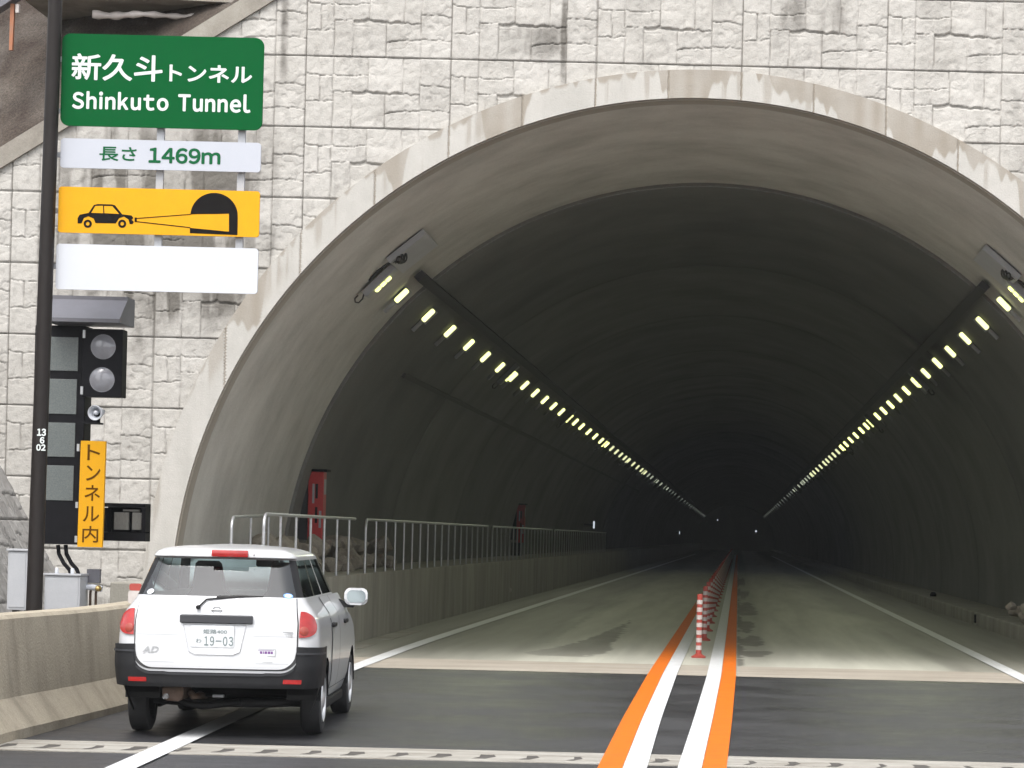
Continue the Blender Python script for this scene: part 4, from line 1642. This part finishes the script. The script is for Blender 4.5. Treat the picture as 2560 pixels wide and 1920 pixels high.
def Nc(z, u):
    e = .004
    a = Pc(z, u + e) - Pc(z, u - e)
    b = Pc(z + e, u) - Pc(z - e, u)
    n_ = a.cross(b)
    if n_.length < 1e-9: return Vector((0, -1, 0))
    n_.normalize()
    c = Pc(z, u)
    out = Vector((c.x, c.y - 1.2, 0))
    if n_.dot(out) < 0: n_ = -n_
    return n_


def loc(p):          # car frame -> frame of the Empty at the rear axle
    return Vector((p[0], p[1] - AX, p[2]))


def u_at(z, x):
    a = abs(x)
    w_ = tab(HWT, z)
    rx = min(.17, w_ * .30)
    u = a / (w_ - rx) if a <= w_ - rx else 1 + math.degrees(math.asin(min(1, (a - w_ + rx) / rx))) / 90
    return math.copysign(u, x)


def patch(name, us, zfun, m, off, parent=car, nz=14, thick=0.0, umap=None):
    """skin patch over columns us, between zfun(u) = (z0, z1)"""
    bm = B()
    G_ = []
    for u in us:
        z0, z1 = zfun(u)
        colv = []
        for k in range(nz + 1):
            z = z0 + (z1 - z0) * k / nz
            uq = umap(z, u) if umap else u
            colv.append(bm.verts.new(loc(Pc(z, uq) + Nc(z, uq) * off)))
        G_.append(colv)
    for a, b in zip(G_[:-1], G_[1:]):
        for k in range(nz):
            bm.faces.new((a[k], a[k + 1], b[k + 1], b[k]))
    if thick > 0:
        be = [e for e in bm.edges if e.is_boundary]
        r = bmesh.ops.extrude_edge_only(bm, edges=be)
        mp = {}
        for g in r['geom']:
            if isinstance(g, bmesh.types.BMVert): mp[g] = 1
        for v in mp:
            # pull the rim inwards, towards the car
            d_ = Vector((0 - v.co.x * .35, 1.2 - v.co.y, 0))
            d_.normalize()
            v.co += d_ * thick
    return obj(name, bm, m, parent, True, 40)


# --- body shell
ZA = .30
RA = .345
zrows = sorted(set(list(np.linspace(.20, .62, 18)) + list(np.linspace(.60, .66, 9)) + list(np.linspace(.66, 1.15, 22)) + list(np.linspace(1.16, 1.46, 14)) + list(np.linspace(1.465, 1.58, 20))))
YBW = 3.50
UP = [0.0, .27, .31, .58, .615, .93, .97, 1.0]


def side_cols(z):
    w_ = tab(HWT, z)
    c0 = Pc(z, 2.0).y
    yf_ = tab(YFT, z)
    ryf = .55 if z < 1.0 else max(.05, .45 - (z - 1.0) * .6)
    c1 = max(c0 + .2, yf_ - ryf)
    ra = math.sqrt(max(RA ** 2 - (z - ZA) ** 2, 0)) if z > ZA else RA
    lowc = [c0, AX - ra, AX + ra, 2.02, 2.05, YBW - ra, YBW + ra, c1]
    lowc[7] = max(c1, lowc[6] + .02)
    upc = [c0 + (c1 - c0) * f for f in UP]
    t = float(sstep(ZA + RA - .02, 1.10, np.array(z)))
    lo2 = list(lowc)
    return [a * (1 - t) + b * t for a, b in zip(lo2, upc)], yf_, w_, ryf


NSUB = [5, 2, 5, 1, 5, 2, 3]
bm = B()
rows = []
for z in zrows:
    cols = []
    for k in range(9): cols.append(Pc(z, k / 9.0))
    for k in range(9): cols.append(Pc(z, 1 + k / 9.0))
    sc2, yf_, w_, ryf = side_cols(z)
    for j in range(7):
        for k in range(NSUB[j]):
            y = sc2[j] + (sc2[j + 1] - sc2[j]) * k / NSUB[j]
            cols.append(Vector((w_ * (1 - .012 * ((y - 1.9) / 1.6) ** 2 * (y > 1.9)), y, z)))
    yend = sc2[7]
    wf = w_ * (1 - .012 * ((yend - 1.9) / 1.6) ** 2 * (yend > 1.9))
    rxf = wf * .45
    for k in range(8):
        a = R(90 * k / 8.0)
        cols.append(Vector((wf - rxf + rxf * math.cos(a), yend + max(yf_ - yend, .01) * math.sin(a), z)))
    for k in range(6): cols.append(Vector(((wf - rxf) * (1 - k / 5.0), max(yf_, yend + .01), z)))
    rows.append(cols)
nc = len(rows[0])
side0 = 18
sideidx = []
for j in range(7): sideidx += [j] * NSUB[j]
vR = [[bm.verts.new(loc(p)) for p in r_] for r_ in rows]
vL = [[vR[i][k] if (k in (0, nc - 1)) else bm.verts.new(loc(Vector((-p.x, p.y, p.z)))) for k, p in enumerate(r_)] for i, r_ in enumerate(rows)]
glassf = {'rear_window': [], 'quarter_window': [], 'rear_door_window': [], 'front_door_window': [], 'windscreen': []}
for i in range(len(zrows) - 1):
    zm = (zrows[i] + zrows[i + 1]) / 2
    for k in range(nc - 1):
        part, mi = None, 0
        sj = None
        if side0 <= k < side0 + len(sideidx): sj = sideidx[k - side0]
        if sj in (1, 5) and zm < ZA + RA - .001: continue
        if k < 20 and zm < .47: continue
        if zm < .27 or (zm < .47 and k < side0 + 5): mi = 1
        if 1.155 < zm < 1.462:
            if k < 13: part = 'rear_window'
            elif k < 16: mi = 1
            elif k < side0 + 5: part = 'quarter_window'
            elif sj == 1: mi = 1
            elif sj == 2: part = 'rear_door_window'
            elif sj == 3: mi = 0
            elif sj == 4: part = 'front_door_window'
            elif sj in (5, 6): mi = 1
            elif k >= side0 + len(sideidx) + 3: part = 'windscreen'
            else: mi = 1
        for vv, sgn in ((vR, 1), (vL, -1)):
            q = [vv[i][k], vv[i][k + 1], vv[i + 1][k + 1], vv[i + 1][k]]
            if len(set(q)) < 3: continue
            if sgn < 0: q = q[::-1]
            if part:
                glassf[part].append([v.co.copy() for v in q] + [sgn])
            else:
                try:
                    f = bm.faces.new(q)
                    f.material_index = mi
                except ValueError:
                    pass
# close the roof
bmesh.ops.contextual_create(bm, geom=[e for e in bm.edges if e.is_boundary and all(abs(v.co.z - 1.58) < 1e-4 for v in e.verts)])
me = bpy.data.meshes.new('body')
bm.normal_update()
bm.to_mesh(me)
bm.free()
me.materials.append(M['paint']); me.materials.append(M['trim'])
me.shade_smooth()
me.set_sharp_from_angle(angle=R(42))
body = link('body', me, car)


def glass_part(name, sides, m):
    for s_ in sides:
        bm = B()
        for q in glassf[name]:
            if s_ is None or q[4] == s_:
                vs = []
                for p in q[:4]:
                    if all((p - o.co).length > 1e-6 for o in vs): vs.append(bm.verts.new(p))
                if len(vs) > 2: bm.faces.new(vs)
        bmesh.ops.remove_doubles(bm, verts=bm.verts[:], dist=1e-5)
        me = bpy.data.meshes.new(name)
        bm.normal_update()
        bm.to_mesh(me)
        bm.free()
        me.materials.append(m)
        me.shade_smooth()
        link(name, me, car)


glass_part('rear_window', (None,), M['glass'])
glass_part('windscreen', (None,), M['glass_front'])
for nm in ('quarter_window', 'rear_door_window', 'front_door_window'):
    glass_part(nm, (1, -1), M['glass_dark'])

# --- tailgate skin, seam, bumper
def lin(a, b, n): return [a + (b - a) * i / n for i in range(n + 1)]


def tg_low(u, c=0.0):
    x = abs(u) * .645
    lowz = .580 - c
    xr = .645 + c - x
    r_ = .15
    if xr < r_:
        return lowz + r_ - math.sqrt(max(r_ * r_ - (r_ - xr) ** 2, 0))
    return lowz


tg_u = lambda z, u: u_at(z, u * (.645 if z < .95 else .645 - .030 * min(1, (z - .95) / .2)))
us_t = sorted(set(lin(-1, 1, 40) + lin(.76, 1, 12) + lin(-1, -.76, 12)))
patch('tailgate_gap_shade', [u * 1.018 for u in us_t], lambda u: (tg_low(u / 1.018, .012), 1.152), M['seam'], .003, umap=tg_u)  # dark ribbon standing for the shade round the tailgate
tailgate = patch('tailgate', us_t, lambda u: (tg_low(u), 1.148), M['paint'], .012, thick=.010, nz=24, umap=tg_u)


def bump_top(u):
    a = abs(u)
    if a > 1.0: return .765 - .01 * min(1, a - 1)
    return max(.545, min(.765, tg_low(a, .022) - .006)) if a > .6 else .548


us_b = sorted(set(lin(-3, -2, 6) + lin(-2, -1, 10) + lin(-1, 1, 44) + lin(1, 2, 10) + lin(2, 3, 6) + lin(.76, 1.0, 12) + lin(-1, -.76, 12) + [1.001, -1.001]))
bumper = patch('rear_bumper', us_b, lambda u: (.435, bump_top(u)), M['bumper'], .028, nz=14, thick=.05)
patch('bumper_step', [u for u in us_b if abs(u) <= 2.6], lambda u: (bump_top(u) - .022, bump_top(u) - .006) if abs(u) < 1 else (.700, .716), M['garnish'], .036, nz=2, thick=.01)
for s_ in (1, -1):
    patch('bumper_reflector', lin(s_ * .86, s_ * 1.18, 6), lambda u: (.468, .502 - .0 * u), M['tailred'], .034, nz=2, thick=.012)
    # tail lamps: D shaped, straight edge on the tailgate side
    def lampz(u):
        t = max(0, min(1, (abs(u) - 1.02) / .66))
        k = math.sqrt(max(0, 1 - t ** 2.6))
        return (.945 - .100 * k - .006, .945 + .098 * k + .002)

    def lamp_u(z, u):
        a = abs(u_at(z, .660))
        t = (abs(u) - 1.02) / .66
        return math.copysign(a + (1.68 - a) * t, u)
    tl = patch('tail_lamp', [s_ * u for u in (lin(1.02, 1.50, 10) + lin(1.52, 1.68, 12))], lampz, M['tailred'], .014, nz=12, thick=.014, umap=lamp_u)
    bm = B()
    c, n_ = Pc(.893, s_ * 1.22), Nc(.893, s_ * 1.22)
    lathe(bm, [(0, .010), (.026, .008), (.038, .002), (.038, -.004)], loc(c + n_ * .014), n_, 24)
    obj('indicator_lens', bm, M['tailamber'], tl, True, 40)

for s_ in (1, -1):
    patch('crease_shade_strip', lin(s_ * .46, s_ * .985, 14), lambda u: (.842, .847), M['crease_shade'], .0128, nz=1, umap=tg_u)
    patch('crease_shade_strip', lin(s_ * .50, s_ * .90, 14), lambda u: (.622, .628), M['crease_shade'], .0128, nz=1, umap=tg_u)
# --- tailgate furniture
def zt(y): return (1490 - y) / 779.0
def xt(x): return (x - 708) / 779.0
def skin(x, z):
    w_ = tab(HWT, z)
    return Pc(z, x / (w_ - min(.17, w_ * .30)))


bm = B()
xs_ = lin(-.29, .295, 14)
ring = []
for x in xs_:
    tp = .94 + .0
    y0 = skin(x, .97).y
    ins = .02 if x in (xs_[0], xs_[-1]) else 0
    ring.append([bm.verts.new(loc((x + (.012 if x < 0 else -.012) * (k in (0, 3)), y0 - d_, z))) for k, (d_, z) in enumerate(((.008, .937), (.045, .950), (.040, 1.005), (.008, 1.012)))])
for a, b in zip(ring[:-1], ring[1:]):
    for k in range(3): bm.faces.new((a[k], b[k], b[k + 1], a[k + 1]))
bm.faces.new(ring[0]); bm.faces.new(ring[-1][::-1])
obj('tailgate_garnish', bm, M['garnish'], car, True, 30)
# number plate in its recess rim
yp = skin(0, .84).y - .016
px0, px1 = xt(552), xt(822)
pl = bpy.data.objects.new('number_plate', None)
bm = B()
xz(bm, rrect(px0, px1, .752, .925, .012), yp - AX - .006, yp - AX)
plate = obj('number_plate', bm, M['plate'], car)
bm = B()
outer = [(xt(500), .935), (xt(898), .935), (xt(862), .715), (xt(820), .690), (xt(580), .690), (xt(540), .715)]
cx0, cz0 = 0, .815
inner = [(cx0 + (x - cx0) * .965, cz0 + (z - cz0) * .955) for x, z in outer]
ys0 = [skin(x, z).y - .012 for x, z in outer]
n = len(outer)
vo = [bm.verts.new(loc((x, y - .001, z))) for (x, z), y in zip(outer, ys0)]
vm_ = [bm.verts.new(loc(((x + a) / 2, y - .012, (z + b) / 2))) for (x, z), (a, b), y in zip(outer, inner, ys0)]
vi = [bm.verts.new(loc((x, y - .001, z))) for (x, z), y in zip(inner, ys0)]
for i in range(n):
    j = (i + 1) % n
    bm.faces.new((vo[i], vo[j], vm_[j], vm_[i]))
    bm.faces.new((vm_[i], vm_[j], vi[j], vi[i]))
obj('plate_surround', bm, M['paint'], car, True, 60)
yq = yp - AX - .0065
text_mesh('plate_lettering', '姫路400', (xt(630), xt(778), zt(820), zt(792)), yq, M['plate_ink'], plate, .004, dep=.001)
text_mesh('plate_lettering', 'わ', (xt(586), xt(620), zt(878), zt(852)), yq, M['plate_ink'], plate, .004, dep=.001)
text_mesh('plate_lettering', '19-03', (xt(637), xt(818), zt(895), zt(836)), yq, M['plate_ink'], plate, .016, gap=.22)
# badges
yb_ = skin(xt(252), .72).y - .024 - AX
text_mesh('badge', 'AD', (xt(252), xt(355), zt(946), zt(906)), yb_, M['badge_grey'], car, .03, shear=.25)
bm = B()
ex_, ez_ = xt(707), zt(672)
ey_ = skin(ex_, ez_).y - .013 - AX
for i in range(1):
    P = [(ex_ + .034 * math.cos(2 * math.pi * k / 20), ey_, ez_ + .032 * math.sin(2 * math.pi * k / 20)) for k in range(21)]
    tube(bm, P, .0045, 6, caps=False)
box(bm, ex_ - .045, ex_ + .045, ey_ - .006, ey_ + .002, ez_ - .008, ez_ + .008, .002)
obj('emblem', bm, M['chrome'], car, True, 40)
ys5 = skin(xt(1020), zt(930)).y - .0125 - AX
bm = B()
xz(bm, rrect(xt(960), xt(1084), zt(958), zt(908), .006), ys5 - .001, ys5)
stk = obj('sticker', bm, M['badge_grey'], car)
bm = B()
xz(bm, rrect(xt(966), xt(1078), zt(953), zt(913), .004), ys5 - .002, ys5 - .0012)
obj('sticker_face', bm, M['plate'], stk)
bm = B()
for k, (a, b) in enumerate(((985, 1000), (1004, 1010), (1014, 1030), (1034, 1050), (1053, 1066))):
    box(bm, xt(a), xt(b), ys5 - .003, ys5 - .0022, zt(940), zt(924))
box(bm, xt(972), xt(1072), ys5 - .003, ys5 - .0022, zt(919), zt(916))
obj('sticker_print', bm, M['sticker_ink'], stk)
bm = B()
ys6 = skin(xt(1150), zt(815)).y - .0130 - AX
for (a, b, c, d_) in ((1112, 1186, 798, 806), (1120, 1186, 812, 816), (1130, 1142, 820, 836), (1146, 1152, 820, 836), (1158, 1166, 820, 836), (1170, 1184, 820, 836)):
    box(bm, xt(a), xt(b), ys6 - .001, ys6, zt(d_), zt(c))
obj('faded_badge', bm, M['badge_grey'], car)
bm = B()
ys7 = skin(xt(1018), zt(992)).y - .0130 - AX
for k in range(8):
    box(bm, xt(972 + k * 12), xt(980 + k * 12), ys7 - .0006, ys7, zt(996), zt(990))
obj('faint_print', bm, M['badge_grey'], car)
# window stickers
for (x, z, rx, rz, m, m2, nm) in ((-.555, 1.185, .030, .030, 'signblank', None, 'sticker'), (.560, 1.172, .040, .028, 'sticker_blue', 'signblank', 'sticker')):
    c = Pc(z, x / (tab(HWT, z) * .74)) if False else None
    bm = B()
    uu = x / (tab(HWT, z) - min(.17, tab(HWT, z) * .30))
    if abs(uu) > 1: uu = math.copysign(1 + (abs(x) - (tab(HWT, z) - .17)) / .17 * .6, x)
    n_ = Nc(z, uu)
    c = loc(Pc(z, uu)) + n_ * .004
    t1 = Vector((0, 0, 1)).cross(n_).normalized()
    t2 = n_.cross(t1)
    def disc(bm, k, off, mi):
        vs = [bm.verts.new(c + n_ * off + t1 * rx * k * math.cos(a) + t2 * rz * k * math.sin(a)) for a in [2 * math.pi * i / 24 for i in range(24)]]
        f = bm.faces.new(vs); f.material_index = mi
    disc(bm, 1, 0, 0)
    if m2: disc(bm, .68, .0015, 1)
    obj('window_sticker', bm, [M[m], M[m2 or m]], car)
# wiper
bm = B()
p0 = skin(xt(592), zt(655)); p0 = Vector((p0.x, p0.y - .03, p0.z))
p1 = skin(xt(640), zt(605)); p1 = Vector((p1.x, p1.y - .03, p1.z))
p2 = skin(xt(850), 1.165); p2 = Vector((p2.x, p2.y - .028, 1.165))
p3 = skin(xt(990), 1.165); p3 = Vector((p3.x, p3.y - .025, 1.165))
tube(bm, [loc(p0), loc(p1), loc(p2)], .008, 6)
tube(bm, [loc((xt(700), skin(xt(700), 1.16).y - .018, 1.158)), loc(p2), loc(p3)], [.008, .012, .006], 6)
lathe(bm, [(0, -.01), (.018, -.01), (.018, .02), (0, .025)], loc(p0), (0, -1, 0), 14)
obj('wiper', bm, M['trim'], car, True, 40)
# high brake light
bm = B()
z0, z1 = 1.478, 1.535
y0 = tab(YRT, 1.50)
box(bm, xt(640) , xt(872), y0 - AX - .035, y0 - AX + .012, z0, z1, .010)
obj('brake_light', bm, M['tailred'], car, True, 40)
bm = B()
lathe(bm, [(0, 0), (.006, 0), (.006, .012), (0, .014)], (xt(908), y0 - AX - .004, 1.50), (0, -1, 0), 10)
obj('washer_jet', bm, M['trim'], car)

# --- doors, handles, mirrors
def side_pt(y, z, s_=1, off=0.0):
    w_ = tab(HWT, z)
    return Vector((s_ * (w_ * (1 - .012 * ((y - 1.9) / 1.6) ** 2 * (y > 1.9)) + off), y, z))


for s_ in (1, -1):
    for nm, y0, y1 in (('rear_door', 1.32, 2.03), ('front_door', 2.05, 3.10)):
        for (off, m, gname, e) in ((.0015, M['seam'], 'door_gap_shade', .012), (.006, M['paint'], nm, 0)):  # dark under-sheet draws the shade along the door edges
            bm = B()
            Gd = []
            for i in range(9):
                for_ = []
                for k in range(13):
                    z = .36 - e + (1.145 - .36 + e) * k / 12
                    ylo = y0 - e + (.12 * max(0, (.62 - z) / .26) if nm == 'rear_door' else 0)
                    y = ylo + (y1 + e - ylo) * i / 8
                    for_.append(bm.verts.new(loc(side_pt(y, z, s_, off))))
                Gd.append(for_)
            for a, b in zip(Gd[:-1], Gd[1:]):
                for k in range(12): bm.faces.new((a[k], a[k + 1], b[k + 1], b[k]))
            dd_ = obj(gname, bm, m, car, True, 50)
            if gname == nm:
                yh = 1.46 if nm == 'rear_door' else 2.18
                yh = 1.42 if nm == 'rear_door' else 2.55
                bm = B()
                c = side_pt(yh, .905, s_)
                box(bm, min(c.x - .01 * s_, c.x + .035 * s_), max(c.x - .01 * s_, c.x + .035 * s_), c.y - AX - .09, c.y - AX + .09, .885, .925, .012)
                obj('handle', bm, M['trim'], dd_, True, 40)
    # mirror
    bm = B()
    mxc = s_ * .885
    xz(bm, rrect(mxc - .105, mxc + .105, 1.04, 1.195, .055), 2.80 - AX, 2.90 - AX)
    bmesh.ops.bevel(bm, geom=[e for e in bm.edges if abs(e.verts[0].co.y - e.verts[1].co.y) < 1e-5], offset=.018, segments=3, affect='EDGES')
    mir = obj('door_mirror', bm, M['paint'], car, True, 40)
    bm = B()
    xz(bm, rrect(mxc - .080, mxc + .088, 1.062, 1.175, .045), 2.796 - AX, 2.802 - AX)
    obj('mirror_glass', bm, M['mirror'], mir)
    bm = B()
    xz(bm, [(s_ * .70, 1.02), (s_ * .86, 1.015), (s_ * .88, 1.045), (s_ * .70, 1.10)], 2.83 - AX, 2.92 - AX)
    obj('mirror_stalk', bm, M['trim'], mir)
    # arch lip: dark inside of the wheel houses
for yc in (AX, YBW):
    for s_ in (1, -1):
        bm = B()
        n = 24
        for i in range(n):
            a0, a1 = math.pi * i / n, math.pi * (i + 1) / n
            q = []
            for a_, xx in ((a0, .80), (a1, .80), (a1, .52), (a0, .52)):
                q.append(bm.verts.new(loc((s_ * xx, yc + RA * math.cos(a_), ZA + RA * math.sin(a_)))))
            bm.faces.new(q)
        bm.faces.new([bm.verts.new(loc((s_ * .52, yc + RA * math.cos(math.pi * i / n), ZA + RA * math.sin(math.pi * i / n)))) for i in range(n + 1)])
        obj('wheel_house', bm, M['trim'], car)

# --- wheels
def wheel(s_, yc):
    t = bpy.data.objects.new('wheel', None)
    COL.objects.link(t)
    t.parent = car
    t.location = loc((s_ * .795, yc, .292))
    t.rotation_euler = (0, 0, 0 if s_ > 0 else math.pi)
    t.empty_display_size = .1
    bm = B()
    lathe(bm, [(.185, -.165), (.25, -.172), (.282, -.155), (.292, -.12), (.292, -.05), (.282, -.012), (.255, .0), (.205, -.004), (.190, -.02), (.185, -.09)], (0, 0, 0), (1, 0, 0), 48)
    obj('tyre', bm, M['rubber'], t, True, 40)
    bm = B()
    lathe(bm, [(.192, -.01), (.186, .002), (.178, -.004), (.172, -.03), (.150, -.035), (.11, -.012), (.075, -.008), (.06, .004), (.0, .006)], (0, 0, 0), (1, 0, 0), 40)
    obj('rim', bm, M['rim'], t, True, 40)
    bm = B()
    for k in range(10):
        a = 2 * math.pi * k / 10
        lathe(bm, [(0, -.003), (.016, -.003), (.016, .001), (0, .001)], (-.021, .137 * math.cos(a), .137 * math.sin(a)), (1, 0, 0), 10)
    obj('vent_hole', bm, M['trim'], t)
    return t


for yc in (AX, YBW):
    for s_ in (1, -1): wheel(s_, yc)

# --- underside
bm = B()
box(bm, -.66, .66, .70 - AX + .55, 4.1 - AX, .20, .30, .02)
box(bm, -.60, .60, .66 - AX, 1.2 - AX, .31, .45, .03)
obj('floor_pan', bm, M['under'], car)
bm = B()
tube(bm, [loc((-.62, AX, .27)), loc((-.3, AX, .25)), loc((.3, AX, .25)), loc((.62, AX, .27))], .04, 10)
tube(bm, [loc((-.5, AX - .1, .28)), loc((-.2, AX - .1, .22)), loc((0.1, AX - .1, .26))], .03, 8)
obj('rear_axle', bm, M['dark_metal'], car, True)
bm = B()
prism(bm, [(xt(368), .42), (xt(368), .33), (xt(385), .305), (xt(480), .30), (xt(498), .33), (xt(500), .42)], lambda p: loc((p[0], .14, p[1])), lambda p: loc((p[0], .62, p[1])))
bmesh.ops.bevel(bm, geom=bm.edges[:], offset=.012, segments=2, affect='EDGES')
mf = obj('silencer', bm, M['rust'], car, True, 40)
bm = B()
tube(bm, [loc((xt(395), .30, .345)), loc((xt(395), .10, .342))], .026, 16, caps=False)
lathe(bm, [(.022, 0), (.0, 0)], loc((xt(395), .14, .342)), (0, 1, 0), 16)
obj('tail_pipe', bm, M['chrome'], mf, True, 40)
bm = B()
tube(bm, [loc((xt(520), .35, .36)), loc((xt(545), .32, .33)), loc((xt(560), .5, .33)), loc((xt(560), 1.4, .27))], .03, 10)
obj('exhaust_pipe', bm, M['rust'], car, True)
bm = B()
box(bm, xt(660), xt(730), .35 - AX, .42 - AX, .325, .345, .004)
obj('towing_eye', bm, M['greybox'], car)
bm = B()
for s_ in (1, -1):
    box(bm, min(s_ * .62, s_ * .76), max(s_ * .62, s_ * .76), 1.35 - AX, 3.1 - AX, .17, .26, .02)
obj('sill', bm, M['bumper'], car)

# --- inside
bm = B()
box(bm, -.62, .62, .35 - AX, 3.1 - AX, .42, .52, .02)
obj('cabin_floor', bm, M['trim'], car)
bm = B()
box(bm, -.62, .62, 2.70 - AX, 3.30 - AX, .75, 1.03, .05)
obj('dashboard', bm, M['dash'], car, True, 40)


def seat(x, y, wid, label):
    bm = B()
    box(bm, x - wid / 2, x + wid / 2, y - AX, y + .50 - AX, .62, .78, .05)
    prof = [(-.06, .70), (.06, .70), (.02, 1.15), (-.02, 1.22), (-.10, 1.22), (-.16, 1.12)]
    s2 = obj('seat', bm, M['seat'], car, True, 40)
    bm = B()
    wts = [(.70, wid / 2), (1.0, wid / 2), (1.10, wid / 2 * .90), (1.17, wid / 2 * .62), (1.28, wid / 2 * .54), (1.40, wid / 2 * .46), (1.425, wid / 2 * .36)]
    F_, K_ = [], []
    for z, hw_ in wts:
        lean_ = (z - .7) * -.22
        F_.append([bm.verts.new(loc((x + sx_ * hw_, y + lean_ + dy_, z))) for sx_, dy_ in ((-1, -.02), (-.8, -.06), (.8, -.06), (1, -.02), (1, .05), (.8, .08), (-.8, .08), (-1, .05))])
    for a, b in zip(F_[:-1], F_[1:]):
        for k in range(8): bm.faces.new((a[k], a[(k + 1) % 8], b[(k + 1) % 8], b[k]))
    bm.faces.new(F_[0][::-1]); bm.faces.new(F_[-1])
    obj('seat_back', bm, M['seat'], s2, True, 60)


seat(-.33, 2.05, .48, 'l')
seat(.33, 2.05, .48, 'r')
bm = B()
box(bm, -.58, .58, 1.18 - AX, 1.30 - AX, .60, 1.02, .05)
obj('rear_seat', bm, M['seat'], car, True, 40)
bm = B()
xz(bm, rrect(.02, .22, 1.375, 1.435, .02), 2.42 - AX, 2.45 - AX)
obj('inside_mirror', bm, M['trim'], car)
bm = B()
P = [(.33 + .18 * math.cos(a), 2.62 - AX + .07 * math.sin(a), 1.02 + .165 * math.sin(a)) for a in [2 * math.pi * i / 28 for i in range(29)]]
tube(bm, P, .014, 8, caps=False)
tube(bm, [P[0], (.33, 2.68 - AX, 1.0), P[14]], .014, 6)
obj('steering_wheel', bm, M['trim'], car, True)

# ------------------------------------------------------------------ thin haze volume added to lift the tunnel's blacks
hz = bpy.data.materials.new('black_lift_haze')
hz.use_nodes = True
n, l = hz.node_tree.nodes, hz.node_tree.links
n.clear()
vol = n.new('ShaderNodeVolumePrincipled')
vol.inputs['Color'].default_value = (0.93, 0.96, 1.0, 1)
vol.inputs['Density'].default_value = 0.0003
ho = n.new('ShaderNodeOutputMaterial')
l.new(vol.outputs[0], ho.inputs['Volume'])
bm = B()
box(bm, -110, 110, -85, 445, -1.1, 30)
tag(obj('haze', bm, hz), kind='stuff')
